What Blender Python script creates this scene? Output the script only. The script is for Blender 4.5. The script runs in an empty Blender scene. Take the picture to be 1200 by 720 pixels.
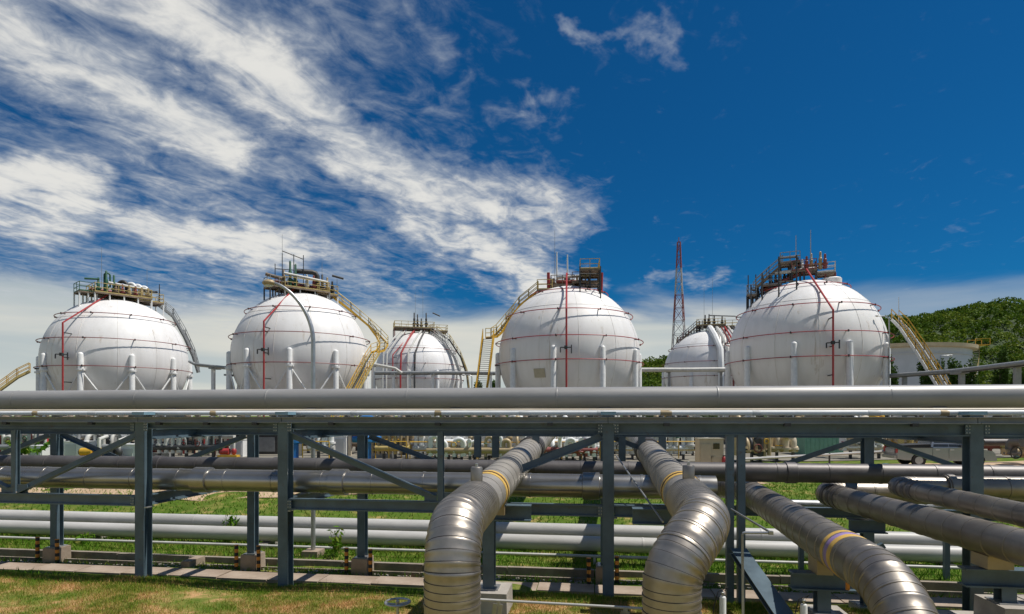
import bpy, math, random
import numpy as np
from mathutils import Vector, Matrix
random.seed(7); rng = np.random.default_rng(7)
R_ = math.radians
scene = bpy.context.scene
col = scene.collection

# ------------------------------------------------------------------ camera, sky, sun, exposure
YAW = R_(7.87)                 # camera turned left of the rack's normal
CAM_H = 2.9
F_PX = 700.0
SY, CY = math.sin(YAW), math.cos(YAW)
cam_d = bpy.data.cameras.new('camera'); cam = bpy.data.objects.new('camera', cam_d); col.objects.link(cam)
cam.location = (0, 0, CAM_H); cam.rotation_euler = (R_(90), 0, YAW)
cam_d.sensor_width = 36; cam_d.lens = 21.0; cam_d.shift_y = 0.1058
cam_d.clip_start = 0.1; cam_d.clip_end = 6000
scene.camera = cam
SUN_EL, SUN_A = R_(63), R_(99)     # elevation; angle from the -Y axis towards +X
SUN_DIR = Vector((math.cos(SUN_EL)*math.sin(SUN_A), -math.cos(SUN_EL)*math.cos(SUN_A), math.sin(SUN_EL)))
sd = bpy.data.lights.new('sun', 'SUN'); sd.energy = 4.7; sd.angle = R_(0.53); sd.color = (1.0, 0.955, 0.88)
so = bpy.data.objects.new('sun', sd); col.objects.link(so)
so.rotation_euler = SUN_DIR.to_track_quat('Z', 'Y').to_euler()
scene.view_settings.view_transform = 'Standard'; scene.view_settings.look = 'None'
scene.view_settings.exposure = 0.0; scene.view_settings.gamma = 1.0
scene.view_settings.use_curve_mapping = False

def build_world():
    w = bpy.data.worlds.new('World'); scene.world = w; w.use_nodes = True
    w.cycles.sampling_method = 'MANUAL'; w.cycles.sample_map_resolution = 256
    nt = w.node_tree; N = nt.nodes; L = nt.links; N.clear()
    def link(a, b): L.new(a, b)
    def val(x, sock):
        if isinstance(x, (int, float)): sock.default_value = x
        else: link(x, sock)
    def M(op, a, b=None, c=None, clamp=False):
        n = N.new('ShaderNodeMath'); n.operation = op; n.use_clamp = clamp
        val(a, n.inputs[0])
        if b is not None: val(b, n.inputs[1])
        if c is not None: val(c, n.inputs[2])
        return n.outputs[0]
    def smooth(x, lo, hi):
        n = N.new('ShaderNodeMapRange'); n.interpolation_type = 'SMOOTHSTEP'
        val(x, n.inputs[0]); n.inputs[1].default_value = lo; n.inputs[2].default_value = hi
        return n.outputs[0]
    def comb(x, y, z=0.0):
        n = N.new('ShaderNodeCombineXYZ'); val(x, n.inputs[0]); val(y, n.inputs[1]); val(z, n.inputs[2]); return n.outputs[0]
    def noise(vec, scale, detail=6, rough=.55, dist=0.0):
        n = N.new('ShaderNodeTexNoise'); link(vec, n.inputs['Vector'])
        n.inputs['Scale'].default_value = scale; n.inputs['Detail'].default_value = detail
        n.inputs['Roughness'].default_value = rough; n.inputs['Distortion'].default_value = dist
        return n.outputs['Fac']
    def mixc(f, a, b):
        n = N.new('ShaderNodeMix'); n.data_type = 'RGBA'
        val(f, n.inputs[0])
        for s, x in ((n.inputs[6], a), (n.inputs[7], b)):
            if isinstance(x, tuple): s.default_value = (*x, 1)
            else: link(x, s)
        return n.outputs[2]
    sky = N.new('ShaderNodeTexSky'); sky.sky_type = 'NISHITA'; sky.sun_disc = False
    sky.sun_elevation = SUN_EL; sky.sun_rotation = math.atan2(SUN_DIR.x, SUN_DIR.y)
    sky.altitude = 0; sky.air_density = 1.0; sky.dust_density = 0.3; sky.ozone_density = 3.0
    hs = N.new('ShaderNodeMix'); hs.data_type = 'RGBA'; hs.blend_type = 'MULTIPLY'; hs.inputs[0].default_value = 1
    link(sky.outputs[0], hs.inputs[6]); hs.inputs[7].default_value = (0.036, 0.345, 0.585, 1)   # polarised deep blue
    tc = N.new('ShaderNodeTexCoord'); sep = N.new('ShaderNodeSeparateXYZ'); link(tc.outputs['Generated'], sep.inputs[0])
    x, y, z = sep.outputs
    a = M('ADD', M('MULTIPLY', x, CY), M('MULTIPLY', y, SY))
    b = M('ADD', M('MULTIPLY', x, -SY), M('MULTIPLY', y, CY))
    zc = M('MAXIMUM', z, 0.0)
    az = M('MULTIPLY', M('ARCTAN2', a, b), 57.29578)
    el = M('MULTIPLY', M('ARCSINE', z), 57.29578)
    den = M('ADD', zc, 0.06)
    q1 = M('DIVIDE', a, den); q2 = M('DIVIDE', b, den)
    # streak frame in the cloud layer: s along the wind, t across it
    s_ = M('ADD', M('MULTIPLY', q1, 0.49), M('MULTIPLY', q2, 0.87))
    t_ = M('ADD', M('MULTIPLY', q1, 0.87), M('MULTIPLY', q2, -0.49))
    big = noise(comb(M('MULTIPLY', s_, 0.9), M('MULTIPLY', t_, 2.0), 3.1), 1.5, 5, .6, .5)
    mid = noise(comb(M('MULTIPLY', s_, 3.0), M('MULTIPLY', t_, 4.4), 8.2), 1.8, 8, .60, .8)
    fine = noise(comb(M('MULTIPLY', s_, 11.0), M('MULTIPLY', t_, 10.0), 1.7), 1.6, 5, .6, .5)
    # soft warp of the layout
    wv = comb(M('MULTIPLY', az, .1), M('MULTIPLY', el, .17), 4.0)
    w1 = noise(wv, 1.0, 5, .6); w2 = noise(comb(M('MULTIPLY', az, .1), M('MULTIPLY', el, .17), 9.0), 1.0, 5, .6)
    azw = M('ADD', az, M('MULTIPLY', M('SUBTRACT', w1, .5), 11.0))
    elw = M('ADD', el, M('MULTIPLY', M('SUBTRACT', w2, .5), 7.5))
    def ae(px, py):
        u = (px-600)/F_PX; v = (487-py)/F_PX
        A = math.atan(u); return math.degrees(A), math.degrees(math.atan(v*math.cos(A)))
    caps = [  # cloud streaks as segments in azimuth/elevation, width in degrees, weight
        ((150,-40),(310,85),3.6,.98), ((310,85),(420,175),3.0,.92), ((400,180),(500,225),3.0,1.0), ((490,220),(575,242),2.5,.9),
        ((10,20),(130,95),3.8,.92), ((120,95),(265,165),3.0,1.05), ((-40,200),(95,232),2.6,1.1), ((-30,250),(150,262),1.6,.85),
        ((140,262),(345,292),2.2,1.0), ((330,282),(420,330),1.8,.75), ((560,215),(690,240),2.0,.72), ((520,280),(640,325),2.3,.85), ((575,250),(660,262),1.8,.75), ((480,262),(600,305),1.8,.8), ((560,300),(655,332),2.4,1.0), ((600,320),(690,336),1.2,.55),
        ((600,250),(620,320),2.6,.62), ((390,30),(500,75),3.0,.40), ((420,150),(530,130),2.6,.34), ((300,190),(420,225),2.6,.46),
        ((200,195),(330,230),2.2,.42), ((430,245),(540,285),2.0,.60), ((30,-60),(250,-20),4.0,.7), ((645,25),(720,42),.45,.37), ((715,42),(775,40),.6,.37),
        ((770,20),(785,75),.8,.31), ((560,135),(680,118),.8,.23), ((600,135),(640,155),.7,.23), ((360,330),(470,350),1.6,.6), ((-60,300),(60,320),2.0,.35), ((840,320),(800,332),.9,.5), ((760,315),(800,318),.6,.42)]
    tot = None
    for p0, p1, wd, wt in caps:
        A0, E0 = ae(*p0); A1, E1 = ae(*p1)
        dx, dy = A1-A0, E1-E0; ll = dx*dx+dy*dy
        pa = M('SUBTRACT', azw, A0); pe = M('SUBTRACT', elw, E0)
        h = M('DIVIDE', M('ADD', M('MULTIPLY', pa, dx), M('MULTIPLY', pe, dy)), ll, clamp=True)
        rx = M('SUBTRACT', pa, M('MULTIPLY', h, dx)); ry = M('SUBTRACT', pe, M('MULTIPLY', h, dy))
        d2 = M('ADD', M('MULTIPLY', rx, rx), M('MULTIPLY', ry, ry))
        g = M('MULTIPLY', M('EXPONENT', M('MULTIPLY', d2, -1/(wd*wd*1.3))), wt)
        tot = g if tot is None else M('MAXIMUM', tot, g)
    # thin veil over the cloudy side, and the same kind of cloud all round the rest of the sky
    veil = M('MULTIPLY', smooth(azw, 0.0, -13.0), .44)
    tot = M('MAXIMUM', tot, M('MULTIPLY', veil, smooth(elw, 60, 34)))
    back = M('MULTIPLY', M('SUBTRACT', 1.0, smooth(b, -.1, .55)), M('MULTIPLY', smooth(big, .38, .7), .75))
    tot = M('MAXIMUM', tot, back)
    tex = M('ADD', M('MULTIPLY', M('SUBTRACT', big, .5), .75), M('ADD', M('MULTIPLY', M('SUBTRACT', mid, .5), 1.2), M('MULTIPLY', M('SUBTRACT', fine, .5), .48)))
    dens = smooth(M('ADD', tot, tex), 0.10, 1.20)
    dens = M('MULTIPLY', M('MULTIPLY', dens, .95), smooth(el, 4.0, 10.0))
    # low cream bank near the horizon
    bankn = noise(comb(M('MULTIPLY', az, .05), M('MULTIPLY', el, .22), 2.0), 1.0, 5, .55, .3)
    edge = M('ADD', el, M('MULTIPLY', M('SUBTRACT', bankn, .5), 8.0))
    right_f = M('ADD', M('MULTIPLY', smooth(az, 30.0, 15.0), .56), .38)
    bank = M('MULTIPLY', smooth(edge, 11.5, 8.0), right_f)
    bank = M('MULTIPLY', bank, M('ADD', .78, M('MULTIPLY', bankn, .4)), clamp=True)
    shade = noise(comb(M('MULTIPLY', az, .03), M('MULTIPLY', el, .26), 6.0), 1.2, 4, .5, .3)
    bankcol = mixc(smooth(shade, .30, .62), (5.3, 5.8, 5.7), (7.6, 7.4, 6.5))
    cl = mixc(smooth(M('ADD', dens, M('MULTIPLY', M('SUBTRACT', big, .5), .6)), .35, 1.0), (5.2, 5.6, 6.0), (8.0, 7.9, 7.5))
    c = mixc(bank, hs.outputs[2], bankcol)
    c = mixc(dens, c, cl)
    bg = N.new('ShaderNodeBackground'); bg.inputs[1].default_value = 0.1; link(c, bg.inputs[0])
    out = N.new('ShaderNodeOutputWorld'); link(bg.outputs[0], out.inputs[0])
build_world()

# ------------------------------------------------------------------ helpers
def spot(px, dep):
    """ground position of something seen at picture column px, dep metres in front of the camera"""
    lat = (px-600)/F_PX*dep
    return Vector((lat*CY - dep*SY, lat*SY + dep*CY, 0))
def hgt(py, dep): return CAM_H + (487-py)*dep/F_PX
def V(*a): return Vector(a)

W0 = {}
class MB:
    def __init__(s): s.v = []; s.f = []; s.sm = []
    def add(s, vs, fs, smooth=False):
        o = len(s.v); s.v.extend([tuple(p) for p in vs])
        for f in fs: s.f.append(tuple(i+o for i in f)); s.sm.append(smooth)
        return s
    def box(s, c, size, rz=0.0, taper=1.0):
        hx, hy, hz = size[0]/2, size[1]/2, size[2]/2
        cs, sn = math.cos(rz), math.sin(rz); vs = []
        for k in (-1, 1):
            t = taper if k > 0 else 1
            for i, j in ((-1,-1),(1,-1),(1,1),(-1,1)):
                x, y = i*hx*t, j*hy*t
                vs.append((c[0]+x*cs-y*sn, c[1]+x*sn+y*cs, c[2]+k*hz))
        return s.add(vs, [(3,2,1,0),(4,5,6,7),(0,1,5,4),(1,2,6,5),(2,3,7,6),(3,0,4,7)])
    def bar(s, p0, p1, w, h, up=(0,0,1), ou=0.0, ov=0.0):
        p0, p1, up = Vector(p0), Vector(p1), Vector(up)
        d = (p1-p0).normalized(); sd = d.cross(up)
        if sd.length < 1e-4: sd = d.cross(Vector((0,1,0)))
        sd.normalize(); u = sd.cross(d).normalized(); vs = []
        for p in (p0, p1):
            for i, j in ((-1,-1),(1,-1),(1,1),(-1,1)):
                vs.append(p + sd*(i*w/2+ou) + u*(j*h/2+ov))
        return s.add(vs, [(3,2,1,0),(4,5,6,7),(0,1,5,4),(1,2,6,5),(2,3,7,6),(3,0,4,7)])
    def ibeam(s, p0, p1, w, h, tf=.022, tw=.014, up=(0,0,1)):
        s.bar(p0, p1, w, tf, up, 0, h/2-tf/2); s.bar(p0, p1, w, tf, up, 0, -h/2+tf/2)
        return s.bar(p0, p1, tw, h-2*tf, up)
    def chan(s, p0, p1, w, h, t=.012, up=(0,0,1)):
        s.bar(p0, p1, t, h, up, -w/2+t/2, 0); s.bar(p0, p1, w-t, t, up, t/2, h/2-t/2)
        return s.bar(p0, p1, w-t, t, up, t/2, -h/2+t/2)
    def angle(s, p0, p1, w, t=.014, up=(0,0,1)):
        s.bar(p0, p1, w, t, up, 0, -w/2); return s.bar(p0, p1, t, w, up, -w/2, 0)
    def tube(s, pts, r, n=10, caps=True, smooth=True):
        pts = [Vector(p) for p in pts]; m = len(pts)
        rs = r if isinstance(r, (list, tuple)) else [r]*m
        tg = []
        for i in range(m):
            a = pts[max(i-1,0)]; b = pts[min(i+1,m-1)]; d = b-a
            tg.append(d.normalized() if d.length > 1e-9 else (tg[-1] if tg else Vector((0,0,1))))
        ref = Vector((0,0,1)) if abs(tg[0].z) < .9 else Vector((1,0,0))
        nrm = tg[0].cross(ref).normalized(); vs = []
        for i in range(m):
            nrm = (nrm - tg[i]*nrm.dot(tg[i])).normalized(); bn = tg[i].cross(nrm)
            for k in range(n):
                an = 2*math.pi*k/n; vs.append(pts[i] + (nrm*math.cos(an)+bn*math.sin(an))*rs[i])
        fs = [(i*n+k, i*n+(k+1)%n, (i+1)*n+(k+1)%n, (i+1)*n+k) for i in range(m-1) for k in range(n)]
        s.add(vs, fs, smooth)
        if caps:
            o = len(s.v)-len(vs)
            s.f.append(tuple(o+k for k in reversed(range(n)))); s.sm.append(False)
            s.f.append(tuple(o+(m-1)*n+k for k in range(n))); s.sm.append(False)
        return s
    def lathe(s, c, prof, n=16, smooth=True):     # prof = [(r, z)] about a vertical axis through c
        vs = [(c[0]+r*math.cos(2*math.pi*k/n), c[1]+r*math.sin(2*math.pi*k/n), c[2]+z) for r, z in prof for k in range(n)]
        fs = [(i*n+k, i*n+(k+1)%n, (i+1)*n+(k+1)%n, (i+1)*n+k) for i in range(len(prof)-1) for k in range(n)]
        return s.add(vs, fs, smooth)
    def ball(s, c, r, nu=20, nv=12, sq=(1,1,1)):
        vs = []; fs = []
        for j in range(nv+1):
            th = math.pi*j/nv
            for i in range(nu):
                ph = 2*math.pi*i/nu
                vs.append((c[0]+r*sq[0]*math.sin(th)*math.cos(ph), c[1]+r*sq[1]*math.sin(th)*math.sin(ph), c[2]+r*sq[2]*math.cos(th)))
        for j in range(nv):
            for i in range(nu):
                fs.append((j*nu+i, (j+1)*nu+i, (j+1)*nu+(i+1)%nu, j*nu+(i+1)%nu))
        return s.add(vs, fs, True)
    def ring(s, c, rad, r, n=48, m=6, ax=None):
        pts = []
        e1, e2 = ax or (Vector((1,0,0)), Vector((0,1,0)))
        for k in range(n+1):
            an = 2*math.pi*k/n; pts.append(Vector(c)+e1*(rad*math.cos(an))+e2*(rad*math.sin(an)))
        return s.tube(pts, r, m, caps=False)
    def build(s, name, mat, parent=None):
        me = bpy.data.meshes.new(name)
        o = W0.get(parent.name, Vector((0,0,0))) if parent else Vector((0,0,0))
        vs = [(p[0]-o.x, p[1]-o.y, p[2]-o.z) for p in s.v]
        me.from_pydata(vs, [], s.f)
        me.polygons.foreach_set('use_smooth', s.sm)
        me.materials.append(mat); me.update()
        if any(s.sm): me.set_sharp_from_angle(angle=R_(42))
        ob = bpy.data.objects.new(name, me); col.objects.link(ob)
        if parent: ob.parent = parent
        W0[ob.name] = o
        return ob
def tag(o, label=None, cat=None, group=None, kind=None):
    if label: o['label'] = label
    if cat: o['category'] = cat
    if group: o['group'] = group
    if kind: o['kind'] = kind
    return o
def thing(name, label, cat, loc, group=None):
    o = bpy.data.objects.new(name, None); col.objects.link(o); o.location = loc; o.empty_display_size = .3
    W0[o.name] = Vector(loc)
    return tag(o, label, cat, group)
def copy_tree(o, parent=None):
    c = o.copy(); col.objects.link(c); c.parent = parent
    for ch in list(o.children): copy_tree(ch, c)
    return c
def arc(c, e0, e1, r, a0, a1, n):
    c, e0, e1 = Vector(c), Vector(e0), Vector(e1)
    return [c+e0*(r*math.cos(a0+(a1-a0)*i/n))+e1*(r*math.sin(a0+(a1-a0)*i/n)) for i in range(n+1)]

# ------------------------------------------------------------------ materials
def mat(name, base, rough=.6, metal=0.0, var=.15, scale=4.0, base2=None, bump=0.0, bscale=30.0, spec=.5, streak=None, rvar=0.0, detail=6, chips=None, cs=None):
    m = bpy.data.materials.new(name); m.use_nodes = True; nt = m.node_tree; N = nt.nodes; L = nt.links
    b = N['Principled BSDF']; b.inputs['Roughness'].default_value = rough; b.inputs['Metallic'].default_value = metal
    b.inputs['Specular IOR Level'].default_value = spec
    tc = N.new('ShaderNodeTexCoord'); src = tc.outputs['Object']
    if streak:
        mp = N.new('ShaderNodeMapping'); mp.inputs['Scale'].default_value = streak; L.new(src, mp.inputs[0]); src = mp.outputs[0]
    nz = N.new('ShaderNodeTexNoise'); nz.inputs['Scale'].default_value = scale; nz.inputs['Detail'].default_value = detail
    nz.inputs['Roughness'].default_value = .6; L.new(src, nz.inputs['Vector'])
    rp = N.new('ShaderNodeValToRGB'); rp.color_ramp.elements[0].position = .32; rp.color_ramp.elements[1].position = .68
    b2 = base2 or tuple(min(1, c*(1+var)) for c in base); b1 = base if base2 else tuple(c*(1-var) for c in base)
    rp.color_ramp.elements[0].color = (*b1, 1); rp.color_ramp.elements[1].color = (*b2, 1)
    L.new(nz.outputs['Fac'], rp.inputs[0]); L.new(rp.outputs[0], b.inputs['Base Color'])
    if chips:
        n3 = N.new('ShaderNodeTexNoise'); n3.inputs['Scale'].default_value = 7; n3.inputs['Detail'].default_value = 9; n3.inputs['Roughness'].default_value = .7; csrc = tc.outputs['Object']
        if cs:
            mc = N.new('ShaderNodeMapping'); mc.inputs['Scale'].default_value = cs; L.new(csrc, mc.inputs[0]); csrc = mc.outputs[0]
        L.new(csrc, n3.inputs['Vector'])
        r3 = N.new('ShaderNodeValToRGB'); r3.color_ramp.elements[0].position = .60; r3.color_ramp.elements[1].position = .70; L.new(n3.outputs['Fac'], r3.inputs[0])
        m3 = N.new('ShaderNodeMix'); m3.data_type = 'RGBA'; L.new(r3.outputs[0], m3.inputs[0]); L.new(rp.outputs[0], m3.inputs[6]); m3.inputs[7].default_value = (*chips, 1); L.new(m3.outputs[2], b.inputs['Base Color'])
    if rvar:
        mr = N.new('ShaderNodeMapRange'); mr.inputs[3].default_value = max(0.02, rough-rvar); mr.inputs[4].default_value = rough+rvar
        L.new(nz.outputs['Fac'], mr.inputs[0]); L.new(mr.outputs[0], b.inputs['Roughness'])
    if bump:
        n2 = N.new('ShaderNodeTexNoise'); n2.inputs['Scale'].default_value = bscale; n2.inputs['Detail'].default_value = 5; L.new(tc.outputs['Object'], n2.inputs['Vector'])
        bp = N.new('ShaderNodeBump'); bp.inputs['Strength'].default_value = bump; bp.inputs['Distance'].default_value = .03
        L.new(n2.outputs['Fac'], bp.inputs['Height']); L.new(bp.outputs[0], b.inputs['Normal'])
    return m
MT = dict(
    tank=mat('tank_white_paint', (.75,.73,.705), .5, 0, base2=(.85,.835,.82), scale=.8, streak=(1,1,.10), bump=.04, bscale=.7, chips=(.60,.545,.48), cs=(.16,.16,.02)),
    white=mat('white_paint', (.78,.78,.76), .45, 0, .08, 3),
    offwhite=mat('offwhite_insulation', (.55,.54,.50), .5, 0, .15, 2),
    red=mat('red_paint', (.36,.035,.035), .45, 0, .2, 3), redbrown=mat('red_brown_paint', (.24,.06,.05), .5, 0, .25, 2),
    steel=mat('blue_grey_steel', (.088,.130,.158), .42, 0, .25, 2.5, bump=.05, bscale=12, rvar=.08, chips=(.10,.085,.07)),
    steel2=mat('pale_blue_steel', (.18,.30,.36), .45, 0, .15, 3),
    galv=mat('galvanised_steel', (.42,.43,.43), .38, .7, .15, 6, rvar=.1),
    greyst=mat('grey_painted_rail', (.27,.28,.28), .5, .1, .15, 3),
    yellow=mat('yellow_paint', (.62,.36,.03), .5, 0, .15, 3), paleyel=mat('weathered_yellow_paint', (.50,.38,.14), .55, 0, .2, 3),
    blue=mat('blue_paint', (.02,.16,.42), .4, 0, .15, 3), green=mat('dark_green_paint', (.03,.11,.06), .5, 0, .2, 3),
    dark=mat('dark_steel', (.05,.05,.05), .55, .2, .3, 4), black=mat('black_rubber', (.02,.02,.02), .7, 0, .2, 5),
    deck=mat('rusty_deck', (.22,.165,.12), .7, .2, .35, 3), 
    clad=mat('stainless_cladding', (.30,.265,.225), .43, .82, base2=(.45,.405,.35), scale=3.0, bump=.03, bscale=14, rvar=.1),
    clad2=mat('dull_cladding', (.25,.22,.19), .42, .75, base2=(.37,.335,.29), scale=2.5, bump=.03, bscale=14, rvar=.1),
    cladr=mat('polished_cladding', (.34,.325,.305), .30, .85, base2=(.44,.425,.40), scale=1.4, bump=.02, bscale=10, rvar=.08),
    cladm=mat('matte_cladding', (.35,.32,.28), .48, .55, base2=(.47,.435,.385), scale=2.2, bump=.03, bscale=12, rvar=.08),
    seamw=mat('weld_seam_paint', (.68,.65,.60), .6, 0, .1, 2),
    seam=mat('dark_seam_sealant', (.05,.045,.04), .7, .2, .2, 5),
    cladd=mat('dark_cladding', (.11,.10,.10), .5, .5, base2=(.17,.16,.155), scale=1.6, bump=.03, bscale=12, rvar=.1),
    pipegrey=mat('grey_painted_pipe', (.30,.29,.275), .42, .15, base2=(.37,.36,.345), scale=1.6, streak=(.5,2,2), rvar=.1, bump=.02, bscale=3),
    whitepipe=mat('weathered_white_pipe', (.42,.41,.385), .5, 0, base2=(.56,.545,.52), scale=1.1, streak=(.6,2,2), rvar=.05),
    concrete=mat('concrete', (.30,.27,.235), .85, 0, base2=(.44,.405,.36), scale=2.5, bump=.25, bscale=18),
    concd=mat('weathered_concrete', (.25,.185,.13), .85, 0, base2=(.40,.32,.25), scale=1.3, bump=.3, bscale=14),
    kerb=mat('stained_kerb_concrete', (.14,.11,.085), .9, 0, base2=(.34,.29,.23), scale=1.4, bump=.3, bscale=14),
    dirt=mat('tan_dirt', (.40,.27,.16), .95, 0, base2=(.55,.40,.26), scale=.5, bump=.3, bscale=5),
    yard=mat('yard_concrete', (.15,.14,.11), .9, 0, base2=(.25,.225,.18), scale=.3, bump=.1, bscale=3),
    band=mat('yellow_band', (.66,.42,.10), .5, 0, .12, 6), bandp=mat('purple_band', (.33,.23,.46), .5, 0, .12, 6), bandd=mat('brown_band', (.10,.05,.02), .6, 0, .2, 6),
    orange=mat('orange_paint', (.62,.24,.03), .5, 0, .15, 6), beige=mat('beige_cabinet_paint', (.46,.41,.30), .5, 0, .08, 3),
    cream=mat('cream_paint', (.58,.50,.38), .5, 0, .12, 2), mint=mat('mint_green_paint', (.16,.36,.25), .5, 0, .1, 2), tanp=mat('tan_insulated_pipe', (.42,.32,.18), .5, .1, .2, 2),
    silver=mat('silver_car_paint', (.36,.37,.38), .28, .6, .04, 2), glass=mat('dark_glass', (.015,.018,.02), .08, 0, .05, 2, spec=.8),
    lamp_red=mat('red_lens', (.40,.01,.01), .2, 0, .05, 3), lamp_w=mat('clear_lens', (.7,.7,.7), .15, 0, .05, 3),
    trunk=mat('bark', (.09,.065,.045), .9, 0, .3, 5),
    towerr=mat('tower_hazed_red', (.27,.07,.06), .5, 0, .1, 2), towerw=mat('tower_hazed_white', (.45,.42,.42), .5, 0, .1, 2), farw=mat('far_white', (.60,.60,.58), .6, 0, .1, 1),  # tower tones dulled: distance haze is put into the colour
    shellgrey=mat('pale_grey_tank_paint', (.58,.59,.60), .5, 0, .05, .6), rim=mat('cream_tank_rim', (.62,.50,.33), .6, 0, .08, 1),
)
def leafmat(name, c1, c2, c3=None, scale=.6, rough=.6, trans=.25):
    m = bpy.data.materials.new(name); m.use_nodes = True; nt = m.node_tree; N = nt.nodes; L = nt.links
    b = N['Principled BSDF']; b.inputs['Roughness'].default_value = rough; b.inputs['Specular IOR Level'].default_value = .08
    g = N.new('ShaderNodeNewGeometry'); nz = N.new('ShaderNodeTexNoise'); nz.inputs['Scale'].default_value = scale; nz.inputs['Detail'].default_value = 5
    nz.inputs['Roughness'].default_value = .62
    L.new(g.outputs['Position'], nz.inputs['Vector'])
    mx = N.new('ShaderNodeMath'); mx.operation = 'MULTIPLY_ADD'; mx.inputs[1].default_value = .30
    L.new(g.outputs['Random Per Island'], mx.inputs[0]); L.new(nz.outputs['Fac'], mx.inputs[2])
    rp = N.new('ShaderNodeValToRGB'); e = rp.color_ramp.elements
    e[0].position = .45; e[0].color = (*c1, 1); e[1].position = .82; e[1].color = (*(c3 or c2), 1)
    if c3: k = e.new(.64); k.color = (*c2, 1)
    L.new(mx.outputs[0], rp.inputs[0]); L.new(rp.outputs[0], b.inputs['Base Color'])
    tr = N.new('ShaderNodeBsdfTranslucent'); L.new(rp.outputs[0], tr.inputs[0])
    ms = N.new('ShaderNodeMixShader'); ms.inputs[0].default_value = trans
    L.new(b.outputs[0], ms.inputs[1]); L.new(tr.outputs[0], ms.inputs[2])
    L.new(ms.outputs[0], N['Material Output'].inputs[0])
    return m
MT['lawn'] = leafmat('lawn_blades', (.12,.22,.015), (.28,.28,.045), (.55,.33,.14), scale=1.5, trans=.3)
MT['grass'] = leafmat('green_grass_blades', (.07,.19,.012), (.12,.25,.018), (.24,.27,.05), scale=.45, trans=.3)
MT['leaf'] = leafmat('leaves', (.035,.075,.012), (.08,.14,.025), scale=.8)
MT['forest'] = leafmat('forest_leaves', (.038,.08,.006), (.09,.16,.013), (.18,.225,.03), scale=.045, trans=.25)
def ground_mat():
    m = bpy.data.materials.new('ground_soil_and_turf'); m.use_nodes = True; nt = m.node_tree; N = nt.nodes; L = nt.links
    b = N['Principled BSDF']; b.inputs['Roughness'].default_value = .95; b.inputs['Specular IOR Level'].default_value = .1
    g = N.new('ShaderNodeNewGeometry')
    nz = N.new('ShaderNodeTexNoise'); nz.inputs['Scale'].default_value = 1.5; nz.inputs['Detail'].default_value = 8; nz.inputs['Roughness'].default_value = .68; L.new(g.outputs['Position'], nz.inputs['Vector'])
    rp = N.new('ShaderNodeValToRGB'); e = rp.color_ramp.elements
    e[0].position = .38; e[0].color = (.085,.14,.018,1); e[1].position = .60; e[1].color = (.47,.285,.135,1); k = e.new(.49); k.color = (.20,.20,.05,1)
    sp = N.new('ShaderNodeSeparateXYZ'); L.new(g.outputs['Position'], sp.inputs[0])
    mr = N.new('ShaderNodeMapRange'); mr.inputs[1].default_value = 9.6; mr.inputs[2].default_value = 11.0; mr.inputs[3].default_value = 0; mr.inputs[4].default_value = -.11; L.new(sp.outputs[1], mr.inputs[0])
    ad = N.new('ShaderNodeMath'); ad.operation = 'ADD'; L.new(nz.outputs['Fac'], ad.inputs[0]); L.new(mr.outputs[0], ad.inputs[1])
    L.new(ad.outputs[0], rp.inputs[0]); L.new(rp.outputs[0], b.inputs['Base Color'])
    n2 = N.new('ShaderNodeTexNoise'); n2.inputs['Scale'].default_value = 30; n2.inputs['Detail'].default_value = 6; L.new(g.outputs['Position'], n2.inputs['Vector'])
    bp = N.new('ShaderNodeBump'); bp.inputs['Strength'].default_value = .6; bp.inputs['Distance'].default_value = .03; L.new(n2.outputs['Fac'], bp.inputs['Height']); L.new(bp.outputs[0], b.inputs['Normal'])
    return m
MT['ground'] = ground_mat()

# ------------------------------------------------------------------ ground, road, yard, kerbs, hill
def prof(y, pts):
    for (y0, z0), (y1, z1) in zip(pts, pts[1:]):
        if y <= y1:
            t = (y-y0)/(y1-y0); t = t*t*(3-2*t); return z0+(z1-z0)*t
    return pts[-1][1]
GP = [(-400,.35),(4,.12),(8.2,.03),(9.55,-.04),(11.2,-.74),(12.2,-.77),(13.3,-.77),(13.55,-.86),(13.8,-.68),(17.2,-.72),(22,-.12),(30,-.1),(4000,-.1)]
def gz(x, y):
    z = prof(y, GP)
    if 3 < y < 30: z += .025*math.sin(x*1.7+y*.9)+.02*math.sin(x*.63-y*1.9+1)
    return z
def build_ground():
    xs = sorted(set([-3000,-1500,-700,-300,-150,-80,-50] + [-34+.5*i for i in range(128)] + [40,60,90,150,300,700,1500,3000]))
    ys = sorted(set([-400,-60,-15,0,2] + [3+.25*i for i in range(120)] + [36,42,50,70,100,150,250,500,1000,2000,3500]))
    b = MB(); nx = len(xs)
    vs = [(x, y, gz(x, y)) for y in ys for x in xs]
    fs = [(j*nx+i, j*nx+i+1, (j+1)*nx+i+1, (j+1)*nx+i) for j in range(len(ys)-1) for i in range(nx-1)]
    b.add(vs, fs, True); return tag(b.build('ground', MT['ground']), kind='structure')
build_ground()
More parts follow.
